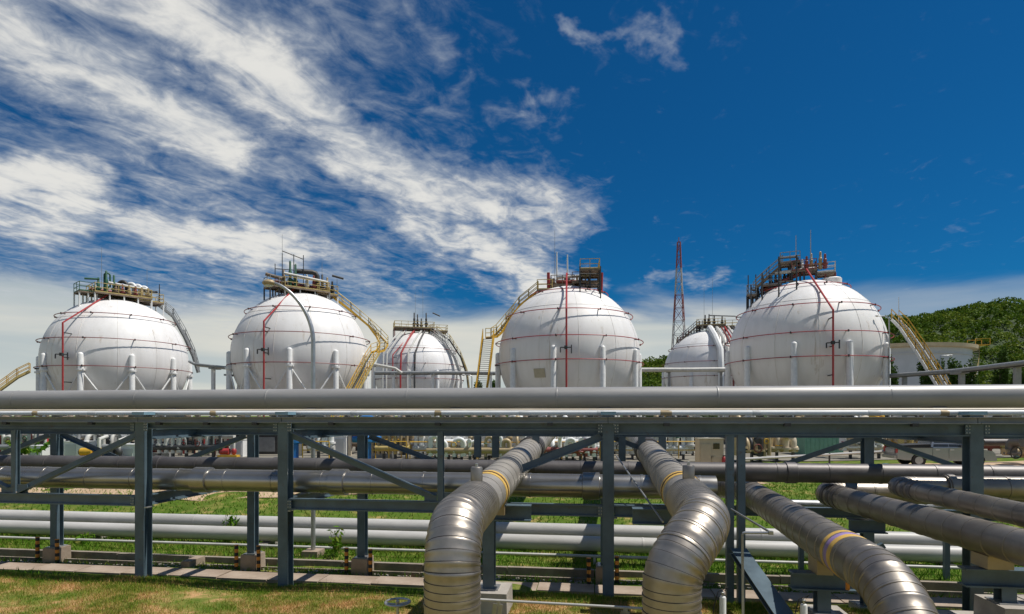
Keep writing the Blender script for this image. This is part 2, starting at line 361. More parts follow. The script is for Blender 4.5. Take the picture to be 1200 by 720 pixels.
def strip_sheet(name, m, line, wd, z, n=120):
    b = MB(); vs = []; L = [Vector((p[0], p[1], 0)) for p in line]
    seg = []
    for p, q in zip(L, L[1:]):
        k = max(2, int((q-p).length/1.5))
        seg += [p.lerp(q, i/k) for i in range(k)]
    seg.append(L[-1])
    for _ in range(6): seg = [seg[0]]+[(seg[i-1]+seg[i]*2+seg[i+1])/4 for i in range(1,len(seg)-1)]+[seg[-1]]
    for i, p in enumerate(seg):
        d = (seg[min(i+1,len(seg)-1)]-seg[max(i-1,0)]).normalized(); nn = Vector((-d.y, d.x, 0))
        j0 = wd*(1+.06*math.sin(i*.9)+.05*math.sin(i*2.3)); j1 = wd*(1+.06*math.sin(i*.7+2)+.05*math.sin(i*1.9))
        for k in range(7):
            t = k/6; q = p + nn*(-j0*(1-t)+j1*t)
            vs.append((q.x, q.y, gz(q.x, q.y)+z+ .03*math.sin(math.pi*t)))
    fs = [(i*7+k, i*7+k+1, (i+1)*7+k+1, (i+1)*7+k) for i in range(len(seg)-1) for k in range(6)]
    b.add(vs, fs, True); return tag(b.build(name, m), kind='structure')
strip_sheet('dirt_road', MT['dirt'], [(-90,21.5),(-30,22.6),(-12,24.2),(0,28),(16,35.5),(40,44),(90,54)], 3.3, .015)
def yard():
    b = MB(); b.add([(-90,36,-.06),(-12,36,-.06),(14,41,-.06),(60,58,-.06),(110,68,-.06),(110,150,-.06),(-120,150,-.06)], [tuple(range(7))])
    return tag(b.build('plant_yard', MT['yard']), kind='structure')
yard()
# concrete drain strip of separate slabs, and kerb walls of separate lengths
def slabs(name, m, x0, x1, ln, y0, y1, z0, z1, label, gap=.02):
    base = MB(); base.bar((x0, (y0+y1)/2, z0-.12), (x1, (y0+y1)/2, z0-.12), y1-y0-.06, .1)
    root = tag(base.build(name, MT['kerb']), kind='structure')
    x = x0; me = None; i = 0
    while x < x1-.1:
        b = MB(); b.box((x+ln/2, (y0+y1)/2, (z0+z1)/2), (ln-gap, y1-y0, z1-z0))
        if me is None:
            o = b.build('slab', m, root); me = o.data; bx0 = x
        else:
            o = bpy.data.objects.new('slab', me); col.objects.link(o); o.parent = root; o.location.x = x-bx0
            o.location.z = random.uniform(-.012, .012); o.rotation_euler.x = random.uniform(-.012,.012)*0
        x += ln; i += 1
    return root
slabs('drain_path', MT['concd'], -24, 16, 1.2, 12.36, 12.95, -.86, -.73, '')
slabs('drain_kerb', MT['kerb'], -24, 20, 2.0, 13.64, 13.76, -.95, -.60, '')
slabs('drain_edge', MT['kerb'], -24, 20, 2.0, 13.36, 13.42, -.95, -.72, '')
o = MB().box((-9.66, 13.32, -.76), (.22, .58, .36)).build('drain_sluice', MT['concd']); tag(o, 'short concrete cross wall closing the drain channel beside the grass', 'drain wall')

HILLP = [(200,0),(430,3),(545,8),(590,15),(690,24),(765,32),(850,42),(950,50),(1040,56),(1100,60),(1170,63.5),(1230,62),(1400,58),(1700,40),(2300,20)]
def hill_top(px):
    for (a, za), (b, zb) in zip(HILLP, HILLP[1:]):
        if px <= b: t = max(0,(px-a)/(b-a)); return za+(zb-za)*t
    return HILLP[-1][1]
def hill_z(px, dep):
    t = min(1, max(0, (dep-170)/150)); t = t*t*(3-2*t)
    back = 1-.5*min(1,max(0,(dep-330)/200))
    return (hill_top(px)-5.5)*t*back + 1.6*math.sin(px*.031+dep*.05)*t
def build_hill():
    b = MB(); pxs = list(range(380, 2000, 20)); deps = [165+12*i for i in range(32)]; vs = []
    for d in deps:
        for p in pxs:
            q = spot(p, d); vs.append((q.x, q.y, hill_z(p, d)-.3))
    n = len(pxs); fs = [(j*n+i, j*n+i+1, (j+1)*n+i+1, (j+1)*n+i) for j in range(len(deps)-1) for i in range(n-1)]
    b.add(vs, fs, True); tag(b.build('hill', mat('hill_undergrowth', (.03,.055,.012), .9, 0, .3, .1)), kind='structure')
    # wooded cover: crowns of leaf-sized faces
    P = []; S = []
    r = np.random.default_rng(3)
    def crown(c, rad, hh, n, ls):
        lob = r.normal(0, 1, (7, 3)); lob /= np.linalg.norm(lob, axis=1)[:, None]
        d = r.normal(0, 1, (n, 3)); d /= np.linalg.norm(d, axis=1)[:, None]; d[:, 2] = np.abs(d[:, 2])*1.0-.15
        k = .72+.32*np.max(d@lob.T, axis=1)
        p = d*np.array([rad, rad, hh])*(k*r.uniform(.78, 1.04, n))[:, None] + np.array(c)
        P.append(p); S.append(np.full(n, ls)*r.uniform(.6, 1.4, n))
    for dep in np.arange(196, 345, 9.0):
        for px in np.arange(470, 1330, 9.0*700/dep*.62):
            if 590 < px < 745 or 905 < px < 1020: continue
            p_ = px+r.uniform(-6, 6); d_ = dep+r.uniform(-4, 4)
            z = hill_z(p_, d_)
            if z < .8: continue
            q = spot(p_, d_); rad = r.uniform(3.2, 5.6)
            crown((q.x, q.y, z+r.uniform(-.5, 1.5)), rad, rad*r.uniform(.8, 1.25), 210, .52)
    P = np.concatenate(P); S = np.concatenate(S); n = len(P)
    a = r.normal(0, 1, (n, 3)); a /= np.linalg.norm(a, axis=1)[:, None]; bb = np.cross(a, r.normal(0, 1, (n, 3))); bb /= np.linalg.norm(bb, axis=1)[:, None]
    vs = np.stack([P-a*S[:, None], P+bb*S[:, None]*.7, P+a*S[:, None], P-bb*S[:, None]*.7], 1).reshape(-1, 3)
    me = bpy.data.meshes.new('forest'); me.from_pydata(vs.tolist(), [], np.arange(4*n).reshape(-1, 4).tolist()); me.materials.append(MT['forest'])
    ob = bpy.data.objects.new('forest', me); col.objects.link(ob)
    tag(ob, 'dense dark green forest covering the hill behind the tanks', 'forest', kind='stuff')
build_hill()

# ------------------------------------------------------------------ steel pipe rack
YF, YR = 9.84, 13.35
rack = thing('pipe_rack', 'long blue grey steel pipe rack carrying the horizontal pipes across the picture', 'pipe rack', (0, YF, 0))
FC = [-19.0, -13.43, -8.12, -5.37, .22, 5.63, 11.15]
for x in FC:
    b = MB(); b.ibeam((x, YF, -.85), (x, YF, 2.90), .18, .21, .015, .011, up=(0,1,0)); c_ = b.build('column', MT['steel'], rack)
    MB().box((x, YF-.0, 2.935), (.24, .28, .05)).build('cap_plate', MT['steel2'], c_)
    for zb in (1.40,):
        MB().box((x+.115, YF, zb-.16), (.05, .2, .016)).build('bracket', MT['galv'], c_)
    b = MB(); b.ibeam((x, YR, -.42), (x, YR, 2.66), .18, .21, .015, .011, up=(0,1,0)); c_ = b.build('column', MT['steel'], rack)
    pb = MB(); pb.box((x, YR, -.66), (.40, .44, .5), taper=.95); p_ = pb.build('pedestal', MT['concd'], rack)
    MB().box((x, YR, -.40), (.3, .34, .025)).build('base_plate', MT['galv'], p_)
    # cross beams front to back
    if x < 5: MB().ibeam((x, YF+.11, 1.355), (x, YR-.11, 1.355), .14, .2).build('cross_beam', MT['steel'], rack)
    MB().ibeam((x, YF+.11, 2.56), (x, YR-.11, 2.56), .14, .2).build('cross_beam', MT['steel'], rack)
for i, (a, c) in enumerate(zip(FC, FC[1:])):
    h = .19 if a >= 0 else .12
    MB().ibeam((a+.095, YF-.035, 2.775-h/2), (c-.095, YF-.035, 2.775-h/2), .12, h).build('top_beam', MT['steel'], rack)
    MB().ibeam((a+.095, YR, 2.57), (c-.095, YR, 2.57), .13, .16).build('top_beam', MT['steel'], rack)
    mid = (a+c)/2
    if c-a > 4:
        if a < 1: MB().ibeam((a+.095, YF-.03, 1.355), (c-.095 if a < 0 else 2.05, YF-.03, 1.355), .13, .19).build('lower_beam', MT['steel'], rack)
        zr = 1.355 if a < 0 else .86
        MB().ibeam((a+.095, YR, zr), (c-.095, YR, zr), .14, .2).build('lower_beam', MT['steel'], rack)
        mf = 2.2 if a > 0 else mid
        if a > 0 and a < 1:       # stiffer twin-angle post right of the middle column
            b = MB(); b.bar((mf-.085, YF-.02, -.2), (mf-.085, YF-.02, 2.60), .11, .12, (0,1,0)); b.bar((mf+.085, YF-.02, -.2), (mf+.085, YF-.02, 2.60), .11, .12, (0,1,0)); b.build('post', MT['steel'], rack)
        elif a < 0:
            MB().ibeam((mf, YF, 1.46), (mf, YF, 2.62), .095, .10, .01, .008, up=(0,1,0)).build('post', MT['steel'], rack)
            for xx in (a, c):
                s = 1 if xx < mf else -1
                MB().angle((xx+s*.12, YF-.05, 2.55), (mf-s*.1, YF-.05, 1.50), .115, up=(0,-1,0)).build('brace', MT['steel'], rack)
                MB().box((mf-s*.17, YF-.02, 1.53), (.22, .014, .15)).build('gusset', MT['steel'], rack)
        for xx in (a, c):
            s = 1 if xx < mid else -1
            MB().angle((xx+s*.15, YR-.02, 2.42), (mid-s*.06, YR-.02, 1.5), .10, up=(0,0,1)).build('brace', MT['steel'], rack)
    for xx, zz in ((a+.13,2.69),(c-.13,2.69),(a+.13,1.36),(c-.13,1.36)):   # bolted end plates
        if zz < 2 and (c-a < 4 or a >= 0): continue
        pl_ = MB().box((xx, YF-.105, zz), (.07, .012, .15)).build('end_plate', MT['steel'], rack)
        bb = MB()
        for dx in (-.02,.02):
            for dz in (-.05,0,.05): bb.tube([(xx+dx, YF-.111, zz+dz), (xx+dx, YF-.125, zz+dz)], .009, 6)
        tag(bb.build('bolts', MT['galv'], pl_), kind='stuff')
    # cable channel along the front of the top beam
    b = MB(); b.chan((a-.0, YF-.17, 2.825), (c-.012, YF-.17, 2.825), .1, .1, up=(0,0,1)); b.build('edge_channel', MT['greyst'], rack)
    for k in range(3):
        xk = a+(c-a)*(k+.5)/3; MB().box((xk, YF-.19, 2.755), (.09, .08, .05)).build('clip', MT['dark'], rack)
for px_, z0 in ((560,1.95),(581,1.95),(628,1.6),(729,1.55),(776,1.95),(752,1.95)):   # hangers from the rear top beam
    u = (px_-600)/700; X = YR*(u*CY-SY)/(CY+u*SY)
    MB().ibeam((X, YR-.02, z0), (X, YR-.02, 2.46), .15, .12, .012, .01, up=(0,1,0)).build('hanger', MT['steel'], rack)
# long knee strut from the twin post down towards the lawn
b = MB(); b.chan((2.22, 9.72, .78), (2.62, 6.1, -.25), .25, .10, .014, up=(0,0,1)); b.build('strut', MT['steel'], rack)
b = MB(); b.bar((3.9, 11.9, -.35), (5.3, 11.9, .5), .1, .1); b.build('brace', MT['steel'], rack)

# ------------------------------------------------------------------ long pipes
def long_pipe(name, label, y, z, r, x0, x1, m, cat='pipe', joints=(), seg=None, n=20, jit=0.0, group=None):
    if seg:
        root = thing(name, label, cat, (0, y, z), group); x = x0; k = 0
        while x < x1-.01:
            e = min(x1, x+seg); rr = r
            b = MB(); b.tube([(x-.03, y, z), (x-.029, y, z), (x+.01, y, z), (x+.012, y, z), (e, y, z)], [rr, rr+.008, rr+.008, rr, rr], n); b.build('cladding_sheet', m, root); x = e
    else:
        root = thing(name, label, cat, (0, y, z), group)
        MB().tube([(x0, y, z), (x1, y, z)], r, n+8).build('pipe_body', m, root)
    for xj, dr, w in joints:
        MB().tube([(xj-w/2, y, z), (xj-w/2+.01, y, z), (xj+w/2-.01, y, z), (xj+w/2, y, z)], [r+.004, r+dr, r+dr, r+.004], n+4).build('collar', m, root)
    return root
tp = long_pipe('large_pipe', 'large smooth grey pipe running along the top of the rack', 11.3, 3.225, .205, -22, 16, MT['pipegrey'], joints=tuple((-21+2.9*i,.005+.002*(i%3),.03) for i in range(13)))
for px_ in (205, 368, 536, 709, 1097):
    u = (px_-600)/700; X = 11.3*(u*CY-SY)/(CY+u*SY)
    MB().box((X, 11.3, 2.87), (.22, .26, .34)).build('pipe_shoe', MT['greyst'], tp)
MB().ibeam((-22, 11.3, 2.59), (16, 11.3, 2.59), .16, .18).build('stringer', MT['steel'], rack)
pw = long_pipe('thin_pipe', 'thin pale pipe lying just above the top rack beam', 10.05, 2.94, .042, -20, 14, MT['white'], n=10)
for i in range(24):
    x = -19+i*1.35+random.uniform(-.3,.3)
    MB().tube([(x, 10.05, 2.94), (x+random.choice((.12,.18,.3)), 10.05, 2.935)], .047, 10).build('sleeve', MT['farw'] if i % 3 else MT['tanp'], pw)
pb_ = long_pipe('thin_pipe', 'thin brown pipe between the large grey pipe and the pale one', 10.75, 2.985, .036, -21, 15, MT['cream'], n=10)
for i in range(12): MB().tube([(-19+i*2.7, 10.75, 2.985), (-18.97+i*2.7, 10.75, 2.985)], .037, 10).build('sleeve', MT['offwhite'], pb_)
long_pipe('insulated_pipe', 'lower thick metal clad pipe lying inside the rack close behind its front columns', 10.35, 1.685, .205, -22, 2.0, MT['cladr'], seg=.95, joints=((-13.0,.03,.3),(-7.3,.035,.32),(-4.6,.035,.3),(-.06,.03,.3)))
long_pipe('insulated_pipe', 'upper dark metal clad pipe lying at the back of the rack', 12.35, 1.775, .19, -24, 14, MT['cladd'], seg=.95, joints=((-9.8,.02,.2),(-6.9,.02,.2),(3.8,.02,.2)))
wp1 = long_pipe('ground_pipe', 'front one of two white pipes running low over the grass', 15.35, -.37, .19, -30, 22, MT['whitepipe'], joints=((-6.2,.006,.05),(1.2,.006,.05)))
wp2 = long_pipe('ground_pipe', 'rear one of two white pipes running low over the grass', 16.0, -.18, .19, -30, 22, MT['whitepipe'], joints=((-11.5,.006,.05),(-3.1,.006,.05),(4.2,.006,.05)))
for x, lab in ((-14.3,'concrete sleeper under the white pipes right of the leftmost footing'),(-8.9,'concrete sleeper under the white pipes behind the third rack column'),(-3.4,'concrete sleeper under the white pipes behind the left bent pipe'),(2.6,'concrete sleeper under the white pipes behind the twisting pipe'),(8.2,'concrete sleeper under the white pipes below the truck')):
    tag(MB().box((x, 15.68, -.66), (.24, 1.15, .17)).build('concrete_sleeper', MT['concrete']), lab, 'sleeper', 'sleepers under the white ground pipes')
cd = long_pipe('conduit', 'thin pale conduit on the grass in front of the white pipes', 14.55, -.50, .035, -26, 22, MT['offwhite'], n=10)
for x in (-18,-12,-6,0,6,12): MB().box((x, 14.55, -.62), (.06, .05, .2)).build('support', MT['offwhite'], cd)
gp5 = long_pipe('bright_pipe', 'bright bare pipe below the rack seen between the slanting pipes at right', 14.2, .90, .10, 4.3, 7.9, MT['galv'], n=16)
for x in (4.6, 7.6): MB().box((x, 14.2, .0), (.1, .1, 1.6)).build('support', MT['steel'], gp5)
long_pipe('insulated_pipe', 'bright clad pipe with a collared end at the right edge inside the rack', 11.5, 1.63, .205, 6.15, 14, MT['clad2'], seg=.95, joints=((6.2,.03,.12),(6.6,.02,.1)))

def clad_pipe(root, path, D, cuts, m, bead=.007, n=28):
    """metal cladding sheets along a path; cuts = arc lengths where one sheet laps over the next"""
    P = [Vector(p) for p in path]; L = [0]
    for a, b in zip(P, P[1:]): L.append(L[-1]+(b-a).length)
    def at(s):
        for i in range(len(P)-1):
            if s <= L[i+1] or i == len(P)-2:
                t = (s-L[i])/max(1e-9, L[i+1]-L[i]); return P[i].lerp(P[i+1], t)
    r = D/2
    for a, b in zip(cuts, cuts[1:]):
        inner = [s for s in L if a+.03 < s < b-.005]
        ss = [a-.012, a-.011, a+.012, a+.014]+inner+[b]
        rj = r*random.uniform(.996, 1.004)
        rs = [rj, rj+bead, rj+bead, rj]+[rj]*(len(inner)+1)
        sh = MB().tube([at(max(0,s)) for s in ss], rs, n).build('cladding_sheet', m, root)
        if a > .02: MB().tube([at(a-.017), at(a-.0165), at(a-.0085), at(a-.008)], [rj-.004, rj+bead*.55, rj+bead*.55, rj-.004], n, caps=False).build('seam', MT['seam'], sh)
    return at, L[-1]
def steps(a, b, st):
    k = max(1, round((b-a)/st)); return [a+(b-a)*i/k for i in range(k)]
def z_slope(y, z8, sl): return z8+(y-8)*sl
def band(root, at, s, D, ws):
    for ds, w, dr, m in ws:
        MB().tube([at(s+ds-w/2), at(s+ds-w/2+.004), at(s+ds+w/2-.004), at(s+ds+w/2)], [D/2+.002, D/2+dr, D/2+dr, D/2+.002], 28).build('band', m, root)
def support(label, x, y, ztop, w=.9, block=True, zg=.02):
    root = thing('pipe_support', label, 'pipe support', (x, y, zg))
    MB().ibeam((x-w/2, y, ztop-.135), (x+w/2, y, ztop-.135), .2, .23, .02, .012).build('beam', MT['steel'], root)
    MB().ibeam((x, y, zg+.33), (x, y, ztop-.25), .17, .17, .014, .01, up=(0,1,0)).build('post', MT['steel'], root)
    c = MB().box((x+.06, y, zg+.14), (.5, .62, .36), taper=.97).build('concrete_block', MT['concrete'], root)
    MB().box((x, y, zg+.328), (.3, .3, .016)).build('base_plate', MT['galv'], c)
    return root
D = .54
# pipe 1 and 2 : come forward level with the lower beam, then bend down into the lawn
def make_pipe(label, far, bend_start, leg, z8, sl, Re, D, bandspec, m, nozzle=True, far_turn=None, ringstep=.078, band_y=8.0):
    root = thing('insulated_pipe', label, 'pipe', (leg[0], leg[1], 0))
    path = [Vector((far[0], far[1], z_slope(far[1], z8, sl)))]
    k = 14
    for i in range(1, k+1):
        t = i/k; y = far[1]+(bend_start[1]-far[1])*t; x = far[0]+(bend_start[0]-far[0])*t
        path.append(Vector((x, y, z_slope(y, z8, sl))))
    p0 = path[-1].copy(); ns = len(path)-1
    p1 = Vector((leg[0], leg[1], p0.z-Re)); t0 = Vector((0, -1, 0)); t1 = Vector((0, 0, -1)); kap = .5523*Re
    hor = math.hypot(p1.x-p0.x, p1.y-p0.y); k0 = .5523*hor
    c0 = p0+t0*k0*1.05; c1 = p1-t1*kap
    for i in range(1, 25):
        t = i/24; path.append(p0*(1-t)**3+c0*3*t*(1-t)**2+c1*3*t*t*(1-t)+p1*t**3)
    for i in range(1, 6): path.append(p1+t1*(p1.z+.3)*i/5)
    L = [0]
    for a, b in zip(path, path[1:]): L.append(L[-1]+(b-a).length)
    Ls, Le = L[ns], L[ns+24]
    Ln = Ls-.85; cuts = steps(0, Ln-.05, .38)+steps(Ln-.05, Le+.25, ringstep)+steps(Le+.25, L[-1], .3)+[L[-1]]
    at, tot = clad_pipe(root, path, D, [c for c in cuts if c <= Ln-.04], MT['cladm']); clad_pipe(root, path, D*1.03, [c for c in cuts if c >= Ln-.06], m)
    sb = far[1]-band_y; band(root, at, sb, D, bandspec)
    # collars near the rack's rear
    for dy in (0, .28, .5):
        s = far[1]-(13.55+dy)
        if s > 0: MB().tube([at(s-.06), at(s-.05), at(s+.05), at(s+.06)], [D/2, D/2+.028, D/2+.028, D/2], 28).build('collar', MT['cladd'], root)
    if nozzle:
        q = at(Ln-.03); zt = q.z+D/2
        nb = MB(); nb.lathe((q.x-.03*0, q.y+.02, zt-.06), [(.07,0),(.075,.02),(.075,.22),(.065,.235),(0.001,.24)], 16); no = nb.build('nozzle', MT['clad2'], root)
        MB().lathe((q.x, q.y+.02, zt+.17), [(.02,0),(.02,.045),(.001,.05)], 10).build('cap', MT['galv'], no)
    # shoes
    for ys in (8.75, 13.35):
        zz = z_slope(ys, z8, sl)-D/2; xx = far[0]
        MB().box((xx+.10, ys, zz-.03), (.16, .3, .30)).build('shoe', MT['tanp'], root)
    return root, path
yb = ((-.085,.11,.008,MT['band']), (0,.05,.014,MT['bandd']), (.085,.11,.008,MT['band']))
make_pipe('metal clad pipe with yellow ring bending into the lawn left of the middle column', (-1.48,22), (-1.43,6.30), (-1.40,5.80), 1.86, .045, .50, D, yb, MT['clad'])
make_pipe('metal clad pipe with yellow ring twisting down right of the middle column', (1.22,22), (1.17,6.86), (.745,6.0), 1.84, .045, .56, D, yb, MT['clad'], band_y=8.3)
support('steel stand on pale concrete block under the left lawn pipe', -1.55, 8.75, 1.60, 1.25)
support('steel stand half hidden behind the twisting pipe', 1.1, 8.95, 1.56, 1.1)
# pipe 3 with purple band
def pipe3():
    root = thing('insulated_pipe', 'metal clad pipe with yellow and purple rings slanting to the bottom right', 'pipe', (2.95, 5.7, 0))
    z = 1.22; path = [V(.2, 14.6, z+.03), V(1.2, 14.6, z+.03), V(2.2, 14.6, z+.03)]
    path += arc((2.65, 13.9, z+.02), (0,1,0), (1,0,0), .70, 0, math.pi/2, 12)[0:]
    n0 = len(path)-1
    for i in range(1, 11): path.append(V(3.35-.37*i/10, 13.9-6.9*i/10, z))
    n1 = len(path)-1; e = path[-1]
    path += [e+V(0.0, -1.2*math.sin(t), -1.2*(1-math.cos(t))) for t in [math.pi/2*i/20 for i in range(1, 21)]]
    path.append(V(path[-1].x, path[-1].y, -.4))
    L = [0]
    for a, b in zip(path, path[1:]): L.append(L[-1]+(b-a).length)
    cuts = steps(0, L[3], .5)+steps(L[3], L[n0], .10)+steps(L[n0], L[n1], .34)+steps(L[n1], L[n1+20], .125)+[L[n1+20], L[-1]]
    at, tot = clad_pipe(root, path, D, cuts, MT['clad2'])
    s = L[n0]+(13.9-7.62)
    band(root, at, s, D, ((-.12,.12,.006,MT['band']), (0,.12,.0045,MT['bandp']), (.12,.12,.006,MT['band'])))
    MB().tube([at(s+.02)+V(-.02,0,-.26), at(s+.02)+V(-.02,0,-.40)], .025, 8).build('drain_stub', MT['orange'], root)
    MB().box((3.0, 8.5, z-.30), (.2, .34, .24)).build('shoe', MT['tanp'], root)
    return root
pipe3()
support('steel stand on concrete block under the purple ringed pipe', 3.02, 8.5, .82, .8, zg=-.05)
def pipe4(label, f, nr, z, D4, re, m, xe):
    root = thing('insulated_pipe', label, 'pipe', (nr[0], nr[1], 0)); x0, y0 = f; x1, y1 = nr
    path = [V(xe, y0+re, z), V(x0+re+.3, y0+re, z), V(x0+re, y0+re, z)]+[V(x0+re-re*math.sin(t), y0+re*math.cos(t), z) for t in [math.pi/2*i/10 for i in range(1, 11)]]
    n0 = len(path)-1
    for i in range(1, 13): path.append(V(x0+(x1-x0)*i/12, y0+(y1-y0)*i/12, z))
    L = [0]
    for a, b in zip(path, path[1:]): L.append(L[-1]+(b-a).length)
    at, tot = clad_pipe(root, path, D4, steps(0, L[2], .5)+steps(L[2], L[n0], .12)+steps(L[n0], L[-1], .36)+[L[-1]], m)
    for dy in (.1, .32, .5):
        s = L[n0]+dy; MB().tube([at(s-.05), at(s-.045), at(s+.045), at(s+.05)], [D4/2, D4/2+.014, D4/2+.014, D4/2], 28).build('collar', MT['cladd'], root)
    return root
pipe4('thicker metal clad pipe crossing low to the right edge', (4.56,12.45), (5.42,3.6), 1.34, .43, .48, MT['clad2'], 9.0)
pipe4('thinner metal clad pipe crossing to the right edge above the thicker one', (5.22,11.1), (5.42,3.6), 1.66, .30, .40, MT['clad2'], 6.2)
r4 = support('heavy steel stand on concrete block under the thicker right edge pipe', 5.15, 8.35, .98, 1.0, zg=.22)
MB().box((5.0, 8.35, 1.06), (.3, .34, .16)).build('shoe', MT['tanp'], r4)
MB().box((5.75, 8.35, .30), (.62, .6, .5)).build('concrete_block', MT['concrete'], r4)
MB().box((5.2, 8.35, .12), (1.7, .9, .3)).build('footing', MT['concrete'], r4)
r5 = support('steel stand under the far end of the thicker right edge pipe', 4.72, 11.2, 1.10, .6, zg=-.75)
# ------------------------------------------------------------------ spherical tanks
TANK_GROUP = 'spherical gas tanks'
class Tank:
    def __init__(t, label, px, dep, R, zc, leg0=0, braces=False, name='spherical_tank'):
        t.C = spot(px, dep); t.R = R; t.zc = zc
        f = Vector((-t.C.x, -t.C.y, 0)).normalized(); t.f = f; t.r = Vector((-f.y, f.x, 0))   # towards camera, picture right
        t.root = thing(name, label, 'storage tank', t.C, TANK_GROUP)
        b = MB(); b.ball((t.C.x, t.C.y, zc), R, 72, 44); b.build('shell', MT['tank'], t.root)
        for k in range(12):
            an = R_(leg0*.5+13+30*k); MB().tube([t.surf(an, R*math.sin(R_(th_)), .004) for th_ in range(-70, 73, 6)], .022, 5).build('weld_seam', MT['seamw'], t.root)
        for th_ in (-38, 38): MB().ring(t.C+V(0,0,zc+R*math.sin(R_(th_))), R*math.cos(R_(th_))+.004, .022, 72, 5).build('weld_seam', MT['seamw'], t.root)
        for k in range(10):
            an = R_(leg0+36*k)
            p = t.L(an, R+.12, 0); ztop = zc+.45
            lb = MB(); lb.tube([V(p.x,p.y,-.1), V(p.x,p.y,ztop-.25), V(p.x,p.y,ztop-.1), V(p.x,p.y,ztop)], [.34,.30,.25,.08], 16)
            lo = lb.build('leg', MT['white'], t.root)
            MB().lathe((p.x,p.y,0), [(.62,-.1),(.62,.25),(.42,.45)], 16).build('footing', MT['concrete'], lo)
            if braces:
                zb = zc-1.55
                MB().lathe((p.x,p.y,zb), [(.31,-.12),(.46,-.1),(.46,.1),(.31,.12)], 16).build('collar', MT['white'], lo)
                for s in (-1, 1):
                    q = t.L(an+s*R_(36), R+.12, 0)
                    e = V(p.x,p.y,zb).lerp(V(q.x,q.y,.6), .5 if True else 1)
                    MB().tube([V(p.x,p.y,zb), V(q.x,q.y,.6)], .10, 8).build('brace', MT['white'], t.root)
    def L(t, an, r, z): return t.C + t.f*(r*math.cos(an)) + t.r*(r*math.sin(an)) + V(0,0,z)
    def xyz(t, right, toward, z): return t.C + t.r*right + t.f*toward + V(0,0,z)
    def surf(t, an, h, off=0.0):
        rr = math.sqrt(max(0, t.R*t.R-h*h)); nrm = (t.R+off)/t.R
        return t.L(an, rr*nrm, t.zc+h*nrm)
    def ring(t, h, off=.5, m='redbrown', nb=10, a0=0, tr=.048):
        rr = math.sqrt(t.R*t.R-h*h)+off
        b = MB(); b.ring(t.C+V(0,0,t.zc+h), rr, tr, 72, 6); ob = b.build('spray_ring', MT[m], t.root)
        b = MB()
        for k in range(nb):
            an = R_(a0)+2*math.pi*k/nb; p = t.L(an, rr, t.zc+h); q = t.surf(an, h)
            b.bar(p, q, .09, .09); b.box(p, (.11,.11,.22))
        tag(b.build('bracket', MT['dark'], ob), kind='stuff')
    def riser(t, an, hk, top_an, m='red', off=.85, htop=7.4):
        p = [t.L(R_(an), t.R+off, 0), t.L(R_(an), t.R+off, t.zc+hk)]
        p.append(t.L(R_(top_an), 2.2, t.zc+htop+.9)); p.append(t.L(R_(top_an), 1.2, t.zc+htop+1.0))
        ob = MB().tube(p, .10, 8).build('riser_pipe', MT[m], t.root)
        b = MB()
        for h in (-3,-.2,2.6):
            q = t.L(R_(an), t.R+off, t.zc+h); b.bar(q, t.surf(R_(an), h), .1, .1)
        a = V(*p[1]).lerp(V(*p[2]), .45); b.bar(a, a+(V(t.C.x,t.C.y,t.zc)-a).normalized()*1.1, .1, .1)
        tag(b.build('bracket', MT['dark'], ob), kind='stuff')
        q = t.L(R_(an), t.R+off+.1, t.zc+.1)
        b = MB(); b.bar(q-t.r*.6, q+t.r*.55, .10, .10); b.bar(q-t.r*.6, q-t.r*.6-V(0,0,.5), .10, .10); b.bar(q+t.r*.5+V(0,0,.25), q+t.r*.5-V(0,0,.6), .10, .10); b.box(q-t.r*.05, (.3,.3,.34)); b.build('valve', MT['dark'], ob)
    def platform(t, cr, ct, z, w, d, rot=0, rail='paleyel', deck='deck', posts=True, nx=None, railh=1.1, supm='white', name='platform'):
        cs, sn = math.cos(rot), math.sin(rot)
        def P(a, b_, zz): return t.xyz(cr+a*cs-b_*sn, ct+a*sn+b_*cs, zz)
        ob = MB()
        ob.bar(P(-w/2,0,z), P(w/2,0,z), d, .06)
        for s in (-1,1):
            ob.bar(P(-w/2,s*d/2,z-.1), P(w/2,s*d/2,z-.1), .1, .18); ob.bar(P(s*w/2,-d/2,z-.1), P(s*w/2,d/2,z-.1), .1, .18)
        po = ob.build(name, MT[deck], t.root)
        rb = MB(); cor = [(-w/2,-d/2),(w/2,-d/2),(w/2,d/2),(-w/2,d/2)]
        for (a0,b0),(a1,b1) in zip(cor, cor[1:]+cor[:1]):
            for hh in (railh*.5, railh): rb.tube([P(a0,b0,z+hh), P(a1,b1,z+hh)], .04, 5)
            rb.bar(P(a0,b0,z+.06), P(a1,b1,z+.06), .03, .12)
            k = max(1, round(math.hypot(a1-a0,b1-b0)/1.3))
            for i in range(k):
                aa = a0+(a1-a0)*i/k; bb = b0+(b1-b0)*i/k; rb.tube([P(aa,bb,z), P(aa,bb,z+railh)], .04, 5)
        rb.build('railing', MT[rail], po)
        if posts:
            k = max(2, round(w/1.7))
            for bb in (-d/2+.1, d/2-.1):
                for i in range(k+1):
                    a = -w/2+w*i/k; p = P(a, bb, z); rr2 = (p-t.C); hr = math.hypot(rr2.x, rr2.y)
                    if hr < t.R-.3:
                        zs = t.zc+math.sqrt(t.R**2-hr*hr)
                        if zs < z: MB().tube([V(p.x,p.y,zs-.05), V(p.x,p.y,z-.1)], .09, 7).build('platform_post', MT[supm], po)
        return po
